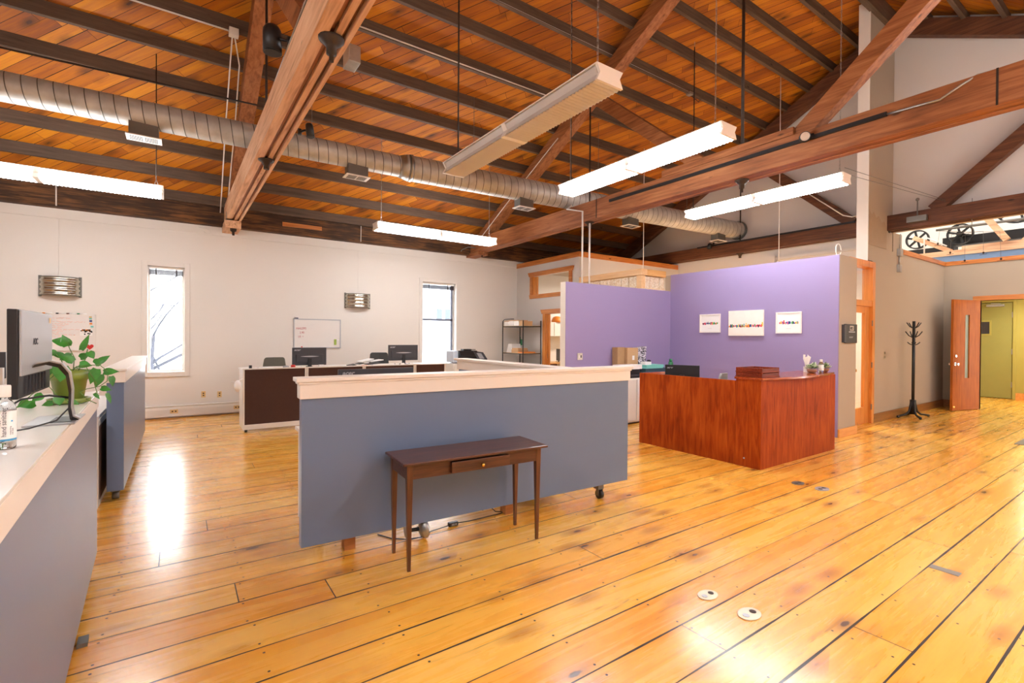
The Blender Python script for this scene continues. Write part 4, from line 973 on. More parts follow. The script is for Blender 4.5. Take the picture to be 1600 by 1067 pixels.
# second partition further back on the left
c = (-.409, 5.583, 0)
t = thing('office_partition', 'narrow view of a slate blue office partition with cream cap between the counter and the window wall', 'partition', c)
b = B(c); b.box(-.53, -.409, 5.583, 8.93, .10, 1.09); b.build('panel', blueg, t, bevel=.002)
b = B(c); b.box(-.55, -.396, 5.565, 8.95, 1.075, 1.175); b.build('fascia', capw, t, bevel=.003)
b = B(c); b.box(-.565, -.385, 5.55, 8.97, 1.175, 1.20); b.build('cap', capw, t, bevel=.004)
for y in (5.7, 8.7):
    b = B(c); b.cyl((-.50, y, .035), (-.45, y, .035), .035, 16); b.box(-.51, -.44, y-.03, y+.03, .07, .10); b.build('caster', galvd, t)
c = (-.565, 5.45, 0)
t = thing('desk_panel', 'dark brown desk end panel with white frame beside the second blue partition', 'panel', c)
b = B(c); b.box(-.62, -.575, 5.44, 7.4, 0.0, .76); b.build('white_frame', whitem, t, bevel=.003)
b = B(c); b.box(-.575, -.57, 5.52, 7.3, .06, .70); b.build('panel_face', brownf, t)
b = B(c); b.box(-1.4, -.58, 5.43, 7.4, .76, .79); b.build('desktop', white, t, bevel=.003)
b = B(c); b.box(-1.4, -1.36, 5.44, 7.4, 0, .76); b.build('far_leg_panel', whitem, t)
c = (-1.66, 7.6, 0)
t = thing('desk_panel', 'brown screen panel with white frame at the far left behind the silver backed monitor', 'panel', c)
b = B(c); b.box(-3.2, -1.66, 7.6, 7.62, .06, 1.09); b.build('panel_face', brownf, t)
b = B(c); b.box(-1.66, -1.60, 7.58, 7.64, 0, 1.13); b.box(-3.2, -1.66, 7.58, 7.64, 1.09, 1.13); b.box(-3.2, -1.66, 7.58, 7.64, 0, .06); b.build('white_frame', whitem, t)
c = (-1.95, 7.8, 1.0)
t = thing('computer_monitor', 'dark monitor top edge showing over the brown panel at the far left', 'monitor', c)
b = B(c); b.box(-2.25, -1.62, 7.78, 7.82, 1.0, 1.30); b.build('back_cover', dgrey, t, bevel=.004)
b = B(c); b.box(-2.0, -1.9, 7.84, 7.9, .9, 1.1); b.box(-2.1, -1.8, 7.8, 8.0, .89, .9); b.build('stand', black, t)
b = B((-2.2, 8.05, 0)); b.box(-3.2, -1.7, 7.66, 8.4, .86, .89); b.box(-3.2, -3.16, 7.66, 8.4, 0, .86); b.box(-1.74, -1.7, 7.66, 8.4, 0, .86); tag(b.build('office_desk', white, bevel=.003), 'white desk mostly hidden behind the far left brown panel', 'desk')
# ================================================================ CENTRE WORKSTATIONS
def monitor(label, c, w_, h_, rz, logo, zoff=.09, logo_size=.045, drop=.055):
    """c = foot on the surface; local -Y is the back of the monitor (towards the viewer)"""
    t = thing('computer_monitor', label, 'monitor', c, rz, 'black computer monitors with pale logos')
    b = B(); b.box(-w_/2, w_/2, -.012, .014, zoff, zoff+h_); b.box(-w_/2+.06, w_/2-.06, -.03, -.012, zoff+.05, zoff+h_*.62); b.build('back_cover', dgrey, t, bevel=.005)
    b = B(); b.box(-w_/2+.004, w_/2-.004, .014, .022, zoff+.004, zoff+h_-.004); b.build('screen', black, t)
    b = B(); b.box(-.03, .03, -.045, -.012, .01, zoff+h_*.4); b.build('stand_column', black, t, bevel=.004)
    b = B(); b.lathe((0, 0, 0), [(.10, 0), (.10, .008), (.03, .014), (.001, .014)], 24); b.build('stand_foot', black, t)
    b = B(); n_ = 12
    b.loft([[(x, -.032, zoff+h_*.5+s*.012*math.sin(PI*(k/n_))) for s in (-1, 1)]+[(x, -.034, zoff+h_*.5+s*.012*math.sin(PI*(k/n_))) for s in (1, -1)] for k in range(n_+1) for x in (-w_*.28+w_*.56*k/n_,)]); b.build('handle_recess', silver, t)
    text(logo, logo_size, (-w_/2+.03, -.0135, zoff+h_-drop), (1, 0, 0), (0, 0, 1), silver, t, 'logo', .0006, (0, 0, 0), .0012, 1.15, .25)
    return t
# brown cubicle run
ybf = 8.51
xs = (.812, 1.745, 2.70, 3.66, 4.3)
lbs = ('brown fabric cubicle panel with white frame, leftmost of the run behind the blue partition', 'brown fabric cubicle panel with white frame, second of the run, below the first rear monitor', 'brown fabric cubicle panel third in the run, behind the front monitor', 'brown fabric cubicle panel at the right end of the run, against the blue return panel')
for i in range(4):
    x0, x1 = xs[i], xs[i+1]; c = ((x0+x1)/2, ybf, 0)
    t = thing('cubicle_panel', lbs[i], 'cubicle panel', c, 0, 'brown cubicle panels')
    b = B(c); b.box(x0+.03, x1-.03, ybf+.01, ybf+.05, .11, .975); b.build('fabric_face', brownf, t)
    b = B(c); b.box(x0+.002, x0+.028, ybf, ybf+.06, .03, .99); b.box(x1-.028, x1-.002, ybf, ybf+.06, .03, .99); b.build('frame_post', whitem, t, bevel=.003)
    b = B(c); b.box(x0+.002, x1-.002, ybf-.004, ybf+.064, .975, .992); b.build('top_rail', whitem, t, bevel=.003)
    b = B(c); b.box(x0+.028, x1-.028, ybf-.003, ybf+.063, .04, .115); b.build('base_rail', whitem, t, bevel=.003)
    b = B(c); b.cyl((x0+.05, ybf+.03, 0), (x0+.05, ybf+.03, .04), .02, 12); b.cyl((x1-.05, ybf+.03, 0), (x1-.05, ybf+.03, .04), .02, 12); b.build('levelling_foot', black, t)
b = B((2.7, 8.5, .95)); b.box(2.64, 2.76, ybf-.012, ybf-.005, .93, 1.0); b.build('label_card', paper, t) if False else b.bm.free()
for x0, x1, lb in ((.83, 2.68, 'white worktop behind the left cubicle panels, carrying the first rear monitor'), (2.70, 4.3, 'white worktop behind the right cubicle panels, carrying papers and the second rear monitor')):
    c = ((x0+x1)/2, 8.95, 0); t = thing('worktop', lb, 'desk', c, 0, 'white worktops behind the cubicle run')
    b = B(c); b.box(x0, x1, 8.58, 9.35, .945, .97); b.build('top', white, t, bevel=.003)
    for x in (x0+.01, x1-.04):
        b = B(c); b.box(x, x+.03, 8.62, 9.3, 0, .945); b.build('end_support', whitem, t)
monitor('black monitor standing on the worktop below the right whiteboard, back toward the viewer', (1.875, 8.93, .97), .56, .305, 0, 'acer', .03, .05)
monitor('black monitor on the worktop left of the right window, back toward the viewer', (3.60, 8.95, .97), .60, .30, 0, 'acer', .075, .05)
def chair(label, c, rz, m, bw=.44, zt=1.06, grp=None):
    t = thing('office_chair', label, 'chair', c, rz, grp)
    b = B(); b.loft([[(-.23, -.22, z), (.23, -.22, z), (.24, .22, z), (-.24, .22, z)] for z in (.46, .53)]); b.build('seat', m, t, bevel=.02)
    b = B(); rings = []
    for z, w_, y in ((.60, .38, .24), (.75, .44, .27), (.92, .43, .25), (zt-.03, .38, .24), (zt, .32, .235)):
        w_ *= bw/.44; rings.append([(-w_/2, y-.01, z), (0, y+.03, z), (w_/2, y-.01, z), (w_/2, y+.02, z), (0, y+.06, z), (-w_/2, y+.02, z)])
    b.loft(rings); b.build('backrest', m, t, bevel=.012)
    b = B(); b.tube([(0, .05, .45), (0, .27, .45), (0, .32, .6), (0, .29, .75)], .02); b.build('back_support', black, t)
    b = B(); b.cyl((0, 0, .1), (0, 0, .46), .03); b.build('gas_column', black, t)
    for k in range(5):
        a = 2*PI*k/5; q = (.28*math.cos(a), .28*math.sin(a))
        b = B(); b.bar((0, 0, .12), (q[0], q[1], .075), .05, .03); lg = b.build('base_leg', black, t)
        b = B(); b.cyl((q[0]-.02, q[1], .03), (q[0]+.02, q[1], .03), .03, 14); b.build('caster', black, lg)
    for s in (-1, 1):
        b = B(); b.tube([(s*.24, .05, .5), (s*.29, .05, .52), (s*.29, .05, .68)], .014); b.box(s*.29-.03, s*.29+.03, -.14, .12, .68, .71); b.build('armrest', black, t, bevel=.004)
    return t
chair('mesh backed office chair behind the rear monitor below the right whiteboard', (1.52, 9.85, 0), .1, plain('olive_grey_mesh', (110, 108, 96), .7), .42, 1.10)
chair('mesh backed office chair tilted behind the monitor left of the right window', (3.42, 9.75, 0), -.25, plain('dark_mesh', (70, 70, 68), .7), .42, 1.17)
# clutter on the worktops
def small(name, label, cat, bb, m, grp=None, bevel=0): return tag(bb.build(name, m, bevel=bevel), label, cat, grp)
b = B((.94, 8.66, .97)); b.box(.915, .955, 8.64, 8.68, .97, 1.035); small('webcam', 'tiny dark webcam cube at the left end of the cubicle worktop', 'webcam', b, black, bevel=.004)
b = B((1.15, 8.7, .97)); b.box(1.05, 1.27, 8.62, 8.85, .97, .998); small('paper_stack', 'low stack of white paper near the left end of the cubicle worktop', 'paper', b, paper)
b = B((1.56, 8.7, .97)); b.lathe((1.57, 8.70, .97), [(.035, 0), (.035, .05), (.02, .055), (.001, .055)], 12); small('tape_roll', 'orange red round item left of the first rear monitor', 'tape', b, redp)
b = B((1.46, 8.7, .97)); b.ball((1.46, 8.70, .993), .05, 1, .7, .45); small('computer_mouse', 'pale computer mouse beside the orange red item on the worktop', 'mouse', b, silver)
for k, (x, w_) in enumerate(((1.72, .07), (1.90, .06), (2.01, .08))):
    b = B((x, 8.66, .97)); b.box(x-w_/2, x+w_/2, 8.64, 8.70, .97, 1.0+.008*k); small('note_block', ('small white note block at the foot of the first rear monitor, leftmost', 'small white note block at the foot of the first rear monitor, middle one', 'small white note block at the foot of the first rear monitor, rightmost')[k], 'note block', b, paper, 'note blocks before the first rear monitor')
rnd = random.Random(5)
for k, (x, z, m_, a, lb) in enumerate(((2.62, .985, black, .8, 'black folder lying at the left of the paper pile on the worktop'), (2.72, 1.01, paper, -.7, 'white booklet tilted in the paper pile on the worktop'), (2.80, 1.05, paper, .9, 'white sheet on top of the paper pile on the worktop'), (2.93, 1.0, black, .3, 'black booklet at the right of the paper pile on the worktop'), (2.98, 1.045, paper, .6, 'white booklet at the right of the paper pile on the worktop'))):
    b = B((x, 8.75, .97)); b.bar((x-.12, 8.75, z), (x+.12, 8.75+.05*a, z+.05*a), .2, .012); small('booklet', lb, 'booklet', b, m_, 'papers piled on the worktop')
for k, (x, m_, lb) in enumerate(((2.70, redp, 'red pen end poking from the paper pile'), (2.745, orangep, 'orange pen end poking from the paper pile'), (2.86, plain('blue_pen', (50, 80, 170), .4), 'blue pen lying before the paper pile'))):
    b = B((x, 8.63, .97)); b.cyl((x-.02, 8.62, .98), (x+.035, 8.62, .985), .010, 8); small('pen', lb, 'pen', b, m_, 'pens by the paper pile')
for k, x in enumerate((3.36, 3.47, 3.64)):
    b = B((x, 8.66, .97)); b.box(x-.035, x+.035, 8.64, 8.7, .97, 1.01); small('note_block', ('white note block before the second rear monitor, leftmost', 'white note block before the second rear monitor, middle one', 'white note block before the second rear monitor, rightmost')[k], 'note block', b, paper, 'note blocks before the second rear monitor')
b = B((.75, 8.5, .72)); b.ball((.745, 8.50, .73), .07, .7, .8, 1.3); b.tube([(.66, 8.5, .80), (.72, 8.5, .79), (.795, 8.512, .83), (.816, 8.515, .84)], .006); small('plastic_bag', 'thin white plastic bag hanging at the left end of the brown cubicle panels', 'bag', b, paper)
# front desk inside the L partition with its monitor
c = (1.6, 4.1, 0); t = thing('office_desk', 'desk hidden behind the long blue partition, carrying the front monitor', 'desk', c)
b = B(c); b.box(.8, 2.7, 3.62, 4.35, .72, .75); b.build('top', white, t, bevel=.003)
for x in (.82, 2.64):
    b = B(c); b.box(x, x+.04, 3.65, 4.32, 0, .72); b.build('end_panel', whitem, t)
monitor('large dark monitor edge showing just above the cap of the blue partition', (1.395, 4.05, .75), .65, .385, .0, 'acer', .095, .048, .046)

# ---------------------------------------------------------------- whiteboards, outlets on the window wall
def squiggle(b, x0, x1, z, y, amp, n_, r_, rnd):
    b.tube([(x0+(x1-x0)*k/n_, y, z+rnd.uniform(-amp, amp)) for k in range(n_+1)], r_, 4)
rnd = random.Random(11)
c = (-1.61, YB-.01, 1.25)
t = thing('whiteboard', 'whiteboard with orange notes, photo and red heart under the left sconce', 'whiteboard', c)
b = B(c); b.box(-2.05, -1.17, YB-.012, YB-.001, 1.255, 1.825); b.build('board_face', wboard, t)
b = B(c)
for a in ((-2.065, -2.045, 1.24, 1.84), (-1.175, -1.155, 1.24, 1.84)): b.box(a[0], a[1], YB-.02, YB-.001, a[2], a[3])
b.box(-2.065, -1.155, YB-.02, YB-.001, 1.82, 1.84); b.box(-2.065, -1.155, YB-.03, YB-.001, 1.235, 1.255); b.build('frame', almond if False else wall_m, t)
b = B(c)
for k, (x1, z) in enumerate(((-1.48, 1.775), (-1.30, 1.715), (-1.50, 1.68), (-1.54, 1.65), (-1.58, 1.62), (-1.36, 1.585), (-1.55, 1.56), (-1.62, 1.53), (-1.42, 1.50), (-1.6, 1.47))):
    x = -1.74
    while x < x1:
        e = min(x+rnd.uniform(.04, .11), x1); squiggle(b, x, e, z, YB-.0135, .009, 7, .0022, rnd); x = e+.02
b.build('handwriting', ink_o, t)
b = B(c)
for k in range(5):
    for j in range(3): pass
b.box(-1.36, -1.20, YB-.016, YB-.0125, 1.49, 1.60); ph = b.build('photo_strip', paper, t)
b = B(c)
for k in range(14):
    x = -1.355+rnd.random()*.14; z = 1.495+rnd.random()*.08; b.box(x, x+.018, YB-.0175, YB-.0162, z, z+.018+.01*rnd.random())
b.build('photo_dark_patches', black, ph)
b = B(c)
for k in range(5):
    x = -1.355+rnd.random()*.13; b.box(x, x+.03, YB-.0175, YB-.0162, 1.56+.01*rnd.random(), 1.595)
b.build('photo_orange_patches', orangep, ph)
b = B(c); pts = []
for k in range(24):
    a = 2*PI*k/24; pts.append((-1.235+.0032*16*math.sin(a)**3, 1.30+.0034*(13*math.cos(a)-5*math.cos(2*a)-2*math.cos(3*a)-math.cos(4*a))))
b.prism_y(pts, YB-.018, YB-.0125); b.build('heart_magnet', redp, t)
for m_, x, z in ((teal, -1.225, 1.775), (plain('navy_magnet', (30, 60, 130), .4), -1.222, 1.735), (orangep, -1.22, 1.69), (teal, -1.205, 1.64), (almond, -1.225, 1.80)):
    b = B(c); b.box(x-.018, x+.018, YB-.018, YB-.0125, z-.014, z+.014); b.build('magnet', m_, t)
for k, (x, m_, lb) in enumerate(((-1.94, plain('violet_marker', (110, 90, 180), .4), 'violet marker on top of the left whiteboard frame'), (-1.78, orangep, 'orange marker on top of the left whiteboard frame'), (-1.62, black, 'black marker on top of the left whiteboard frame'), (-1.49, plain('brown_marker', (110, 70, 60), .4), 'brown marker on top of the left whiteboard frame'), (-1.36, greenp, 'green marker on top of the left whiteboard frame'))):
    t2 = thing('marker_pen', lb, 'marker', (x, YB-.012, 1.84), 0, 'markers on the left whiteboard')
    b = B((x, YB-.012, 1.84)); b.cyl((x, YB-.012, 1.851), (x+.085, YB-.012, 1.851), .0095, 10); b.build('barrel', paper, t2)
    b = B((x, YB-.012, 1.84)); b.cyl((x-.035, YB-.012, 1.851), (x, YB-.012, 1.851), .0105, 10); b.build('cap', m_, t2)
c = (2.41, YB-.01, 1.27)
t = thing('whiteboard', 'whiteboard with small red writing and a green note, under the right sconce', 'whiteboard', c)
b = B(c); b.box(1.955, 2.875, YB-.012, YB-.001, 1.27, 1.85); b.build('board_face', wboard, t)
b = B(c)
for a in ((1.94, 1.96, 1.255, 1.865), (2.87, 2.89, 1.255, 1.865)): b.box(a[0], a[1], YB-.022, YB-.001, a[2], a[3])
b.box(1.94, 2.89, YB-.022, YB-.001, 1.845, 1.865); b.box(1.94, 2.89, YB-.035, YB-.001, 1.25, 1.27); b.build('frame', silver, t)
text('MAILERS', .062, (1.99, YB-.0125, 1.64), (1, 0, .04), (0, 0, 1), ink_r, t, 'handwriting', .0004, c, 0, .85)
text('2.90', .062, (2.06, YB-.0125, 1.555), (1, 0, .04), (0, 0, 1), ink_r, t, 'handwriting', .0004, c, 0, .85)
text('US  =', .055, (2.03, YB-.0125, 1.475), (1, 0, .04), (0, 0, 1), ink_r, t, 'handwriting', .0004, c, 0, .85)
b = B(c); b.box(2.75, 2.80, YB-.015, YB-.0125, 1.32, 1.44); b.build('green_note', plain('green_note', (170, 200, 90), .6), t)
b = B(c); b.box(2.815, 2.85, YB-.015, YB-.0125, 1.42, 1.44); b.build('white_note', paper, t)
b = B(c); b.cyl((2.10, YB-.028, 1.28), (2.10, YB-.013, 1.28), .014); b.build('magnet', redp, t)
b = B(c); b.box(1.965, 2.03, YB-.03, YB-.005, 1.866, 1.885); b.build('clip', plain('navy_clip', (30, 40, 80), .4), t)
def outlet(label, c, n, w_=.07, h_=.115, m=almond, kind='outlet', gang=1):
    t = thing('wall_outlet' if kind == 'outlet' else 'light_switch', label, kind, c)
    n = Vector(n); s = n.cross(Vector((0, 0, 1)))
    def slab(bb, cu, cz_, hw, hh, d0, d1):
        p = Vector(c)+s*cu+Vector((0, 0, cz_)); r = []
        for d in (d0, d1): r.append([p+s*i*hw+Vector((0, 0, j*hh))+n*d for i, j in ((-1, -1), (1, -1), (1, 1), (-1, 1))])
        bb.loft(r)
    b = B(c); slab(b, 0, 0, w_/2, h_/2, .0005, .006); b.build('cover_plate', m, t, bevel=.002)
    for g in range(gang):
        u = (g-(gang-1)/2)*.046
        if kind == 'outlet':
            for z in (-.02, .02):
                b = B(c); slab(b, u if w_ < .1 else z*1.2, z if w_ < .1 else 0, .012, .011, .006, .008); b.build('socket', iron, t)
        else:
            b = B(c); slab(b, u, 0, .010, .022, .006, .010); b.build('rocker', paper if g else dgrey, t)
    return t
outlet('small almond outlet on the window wall, left of a pair behind the cubicles', (.381, YB, .40), (0, -1, 0))
outlet('small almond outlet on the window wall, right of a pair behind the cubicles', (.64, YB, .385), (0, -1, 0))
outlet('almond outlet set in the heater cover below the left window', (-.07, YB-.07, .125), (0, -1, 0), .12, .07)
outlet('almond outlet set in the heater cover near the cubicle panels', (.93, YB-.07, .125), (0, -1, 0), .12, .07)
outlet('double light switch with pale plate on the purple wall', (5.81, PY, 1.176), (0, -1, 0), .12, .12, plain('pale_plate', (214, 206, 190), .4), 'light switch', 2)
outlet('upper small switch plate on the tan side wall before the coat rack', (10.89, YS, 1.26), (0, -1, 0), .075, .05, plain('steel_plate', (190, 180, 160), .3, .6), 'light switch', 1)
outlet('lower small switch plate on the tan side wall before the coat rack', (10.89, YS, 1.18), (0, -1, 0), .075, .05, MATS['steel_plate'], 'light switch', 1)

# ---------------------------------------------------------------- printer on its cabinet
c = (5.35, 9.7, 0); t = thing('printer_cabinet', 'low white cabinet under the black printer, mostly hidden by the partition', 'cabinet', c)
b = B(c); b.box(4.95, 5.85, 9.45, 9.95, 0, .92); b.build('body', whitem, t, bevel=.004)
for x in (4.97, 5.41):
    b = B(c); b.box(x, x+.42, 9.43, 9.45, .08, .9); b.build('door', whitem, t, bevel=.003)
c = (5.4, 9.66, .92); t = thing('desktop_printer', 'black desktop printer with tilted control panel right of the right window', 'printer', c)
b = B(c); b.box(5.12, 5.68, 9.47, 9.88, .92, 1.08); b.prism_x([(9.47, 1.08), (9.88, 1.08), (9.86, 1.20), (9.55, 1.20)], 5.14, 5.62); b.build('body', black, t, bevel=.01)
b = B(c); b.hexa([(5.55, 9.40, .99), (5.80, 9.40, .99), (5.80, 9.56, 1.13), (5.52, 9.56, 1.17)], [(5.55, 9.39, 1.01), (5.80, 9.39, 1.01), (5.78, 9.55, 1.16), (5.50, 9.55, 1.20)]); b.build('control_panel', dgrey, t, bevel=.004)
b = B(c); b.hexa([(5.60, 9.402, 1.012), (5.72, 9.402, 1.012), (5.70, 9.51, 1.127), (5.58, 9.51, 1.140)], [(5.60, 9.392, 1.022), (5.72, 9.392, 1.022), (5.70, 9.50, 1.137), (5.58, 9.50, 1.150)]); b.build('display', silver, t)
b = B(c); b.box(4.98, 5.11, 9.5, 9.85, .94, 1.20); b.build('paper_tray', plain('pale_blue_tray', (190, 205, 222), .3), t, bevel=.02)
b = B(c); b.box(5.30, 5.50, 9.6, 9.75, 1.2, 1.235); b.box(5.42, 5.60, 9.58, 9.62, 1.215, 1.23); b.build('document_feeder', black, t, bevel=.004)

# ---------------------------------------------------------------- wire shelf rack in the corner
c = (7.225, 10.05, 0)
t = thing('shelf_rack', 'black steel open shelf rack in the corner beside the wood framed doorway', 'shelf', c)
for x, y in ((6.95, 9.6), (7.5, 9.6), (6.95, 10.5), (7.5, 10.5)):
    b = B(c); b.cyl((x, y, 0), (x, y, 1.93), .014, 10); b.build('post', blackm, t)
for z in (.25, .68, 1.12, 1.80):
    b = B(c); b.box(6.945, 7.505, 9.595, 10.505, z-.03, z-.01); b.build('shelf_edge' if False else 'shelf', blackm, t)
    b = B(c); b.box(6.955, 7.495, 9.605, 10.495, z-.01, z); b.build('shelf_board', plain('maple_shelf', (206, 176, 130), .5) if z > 1 else whitem, t)
b = B(c); b.tube([(6.95, 10.5, 1.88), (6.95, 10.47, 1.95), (6.95, 10.40, 1.97), (6.95, 10.0, 1.97)], .009); b.build('top_hoop', blackm, t)
for k, (y0_, y1_, m_, h_, lb) in enumerate(((10.26, 10.46, paper, .13, 'white box on the top shelf, nearest the window wall'), (10.04, 10.24, paper, .145, 'white box on the top shelf, second from the window wall'), (9.82, 10.02, paper, .14, 'white box on the top shelf, third from the window wall'), (9.62, 9.80, card, .11, 'brown cardboard box at the right end of the top shelf'))):
    t2 = thing('shelf_box', lb, 'box', (7.1, (y0_+y1_)/2, 1.80), 0, 'boxes on the top shelf')
    b = B((7.1, (y0_+y1_)/2, 1.80)); b.box(6.97, 7.25, y0_, y1_, 1.80, 1.80+h_); b.build('carton', m_, t2, bevel=.003)
    b = B((7.1, (y0_+y1_)/2, 1.80)); b.box(6.965, 7.255, y0_-.004, y1_+.004, 1.80+h_-.02, 1.80+h_+.003); b.build('lid', card, t2)
b = B((7.2, 10.2, 1.12)); b.hexa([(7.0, 10.15, 1.12), (7.3, 10.15, 1.12), (7.3, 10.4, 1.12), (7.0, 10.4, 1.12)], [(7.03, 10.2, 1.34), (7.3, 10.2, 1.34), (7.3, 10.35, 1.34), (7.03, 10.35, 1.34)]); small('file_holder', 'white slanted file holder on the middle shelf of the black rack', 'file holder', b, paper)
b = B((7.1, 10.0, 1.16)); b.box(6.98, 7.3, 9.86, 10.14, 1.12, 1.20); b.box(6.99, 7.29, 9.87, 10.13, 1.2, 1.24); small('storage_tray', 'brown lidded tray on the middle shelf of the black rack', 'box', b, card)
b = B((7.1, 9.72, 1.12)); b.box(6.97, 7.35, 9.62, 9.84, 1.12, 1.15); small('folder_stack', 'orange folders lying on the middle shelf of the black rack', 'folder', b, orangep)
b = B((7.3, 10.4, 1.4)); b.cyl((7.49, 10.42, 1.30), (7.49, 10.42, 1.46), .025, 12); b.cyl((7.49, 10.44, 1.46), (7.497, 10.49, 1.56), .004, 6); small('spray_bottle', 'green bottle hooked on the rear post of the black rack', 'bottle', b, greenp)
b = B((7.1, 9.9, .68)); b.box(6.98, 7.3, 9.66, 10.2, .68, .79); small('paper_carton', 'white paper carton on the lower shelf of the black rack', 'box', b, paper)

# office beyond door 1
c = (8.6, 10.6, 1.54); t = thing('wall_cabinet', 'white wall cabinet seen through the wood framed doorway', 'cabinet', c)
b = B(c); b.box(8.1, 9.6, 10.42, 10.745, 1.54, 1.94); b.build('body', whitem, t, bevel=.003)
for k in range(3):
    b = B(c); b.box(8.11+k*.5, 8.59+k*.5, 10.40, 10.42, 1.55, 1.93); b.build('door', whitem, t, bevel=.003)
b = B((8.72, 10.5, 1.94)); b.lathe((8.78, 10.5, 1.94), [(.15, 0), (.16, .05), (.12, .14), (.05, .17), (.001, .17)], 16); small('orange_basket', 'orange basket on top of the white wall cabinet', 'basket', b, orangep)
c = (8.7, 10.4, 0); t = thing('office_desk', 'pale desk inside the small office seen through the doorway', 'desk', c)
b = B(c); b.box(8.1, 9.8, 10.1, 10.74, .80, .83); b.build('top', pine_pale_x, t, bevel=.003)
b = B(c); b.box(8.12, 8.5, 10.15, 10.7, 0, .8); b.box(9.4, 9.78, 10.15, 10.7, 0, .8); b.build('pedestal', walnut, t)
c = (8.68, 10.3, .83); t = thing('computer_monitor', 'black monitor seen edge on inside the small office', 'monitor', c)
b = B(c); b.bar((8.68, 10.22, 1.03), (8.78, 10.5, 1.03), .03, .33); b.build('screen', black, t)
b = B(c); b.cyl((8.73, 10.36, .83), (8.73, 10.36, .9), .015); b.lathe((8.73, 10.36, .83), [(.08, 0), (.08, .01), (.001, .012)], 16); b.build('stand', black, t)
def area(name, loc, size, power, col=(1, .95, .88), rot=(0, 0, 0), parent=None, sy=None):
    d = bpy.data.lights.new(name, 'AREA'); d.size = size; d.energy = power; d.color = col
    if sy: d.shape = 'RECTANGLE'; d.size_y = sy
    o = bpy.data.objects.new(name, d); COL.objects.link(o); o.location = loc; o.rotation_euler = rot
    if parent: o.parent = parent
    return o
def added_lamp(label, c, power, col, zc):
    t = thing('added_room_lamp', label, 'light fixture', c)
    b = B(c); b.lathe((c[0], c[1], c[2]), [(.22, 0), (.22, .04), (.05, .09), (.001, .09)], 24); b.build('shade', white, t)
    b = B(c); b.lathe((c[0], c[1], c[2]-.008), [(.20, 0), (.20, .006), (.001, .007)], 24); b.build('diffuser', emit('added_diffuser_%g' % c[0], (255, 240, 214), 3), t)
    b = B(c); b.cyl((c[0], c[1], c[2]+.09), (c[0], c[1], zc), .008, 8); b.build('hanger_rod', whitem, t)
    area('added_lamp_light', (0, 0, -.02), .4, power, col, (0, 0, 0), t)
added_lamp('added unseen round white ceiling lamp inside the small office', (9.6, 9.2, 3.05), 34, (1, .93, .84), 3.3)
added_lamp('added unseen round white ceiling lamp in the olive hall', (16.3, 2.2, 2.7), 36, (1, .88, .66), 2.9)
added_lamp('added unseen round white ceiling lamp in the room behind the tan side wall door', (10.0, 5.0, 2.6), 55, (1, .9, .76), zd(5.0))
added_lamp('added unseen round white ceiling lamp high in the hoist loft', (14.2, 5.0, 6.4), 34, (1, .95, .88), 8.0)
added_lamp('added unseen round white ceiling lamp behind the glass block wall', (8.5, 7.2, 2.2), 60, (1, .95, .88), zd(7.2))

# ================================================================ RECEPTION
c = (5.51, 2.93, 0)
t = thing('reception_desk', 'cherry laminate reception desk with bowed counter in front of the purple walls', 'desk', c)
b = B(c); b.box(5.49, 5.52, 3.235, 4.70, .0, 1.005); b.build('side_panel', cherry, t, bevel=.002)
b = B(c); b.box(5.485, 5.522, 2.925, 3.23, .0, 1.028); b.build('corner_panel', cherry, t, bevel=.002)
b = B(c); b.box(5.522, 7.40, 2.925, 2.95, .0, 1.028); b.build('front_panel', cherry, t)
b = B(c); b.box(7.375, 7.40, 2.951, 3.5, 0, 1.028); b.build('end_panel', cherry, t)
b = B(c); b.box(5.52, 6.7, 4.67, 4.70, 0, 1.005); b.build('rear_return_panel', cherry_h, t)
b = B(c)
poly = [(5.475+1.985*k/24, 2.905-.115*math.sin(PI*k/24)+.055*k/24) for k in range(25)]+[(7.46, 3.36), (6.1, 3.36), (5.9, 3.245), (5.475, 3.245)]
b.prism(poly, 1.028, 1.053); b.build('counter_top', cherry_h, t, bevel=.003)
b = B(c); b.box(5.521, 6.15, 3.3, 4.665, .72, .75); b.box(5.521, 7.37, 2.955, 3.6, .72, .75); b.build('inner_worktop', cherry_h, t)
b = B(c); b.box(5.53, 5.95, 4.1, 4.66, .03, .72); b.build('drawer_pedestal', cherry, t)
b = B(c); b.cyl((5.488, 3.12, .10), (5.48, 3.12, .10), .01, 12); b.build('screw_cap', silver, t)
c = (5.76, 4.18, .75)
t = thing('computer_monitor', 'black monitor with pale logo rising behind the side panel of the reception desk', 'monitor', c, math.atan2(-.42, .19))
b = B(); b.box(-.23, .23, -.015, .01, .1, .385); b.build('back_cover', black, t, bevel=.004)
b = B(); b.box(-.222, .222, .01, .016, .106, .379); b.build('screen', dgrey, t)
b = B(); b.box(-.03, .03, -.04, -.015, .01, .25); b.lathe((0, 0, 0), [(.09, 0), (.09, .008), (.001, .012)], 20); b.build('stand', black, t)
text('acer', .036, (-.20, -.0165, .335), (1, 0, 0), (0, 0, 1), silver, t, 'logo', .0006, (0, 0, 0), .0012, 1.2, .25)
chair('pale grey office chair with its curved back showing behind the reception desk', (6.22, 3.56, 0), .35, grey, .50, 1.03)
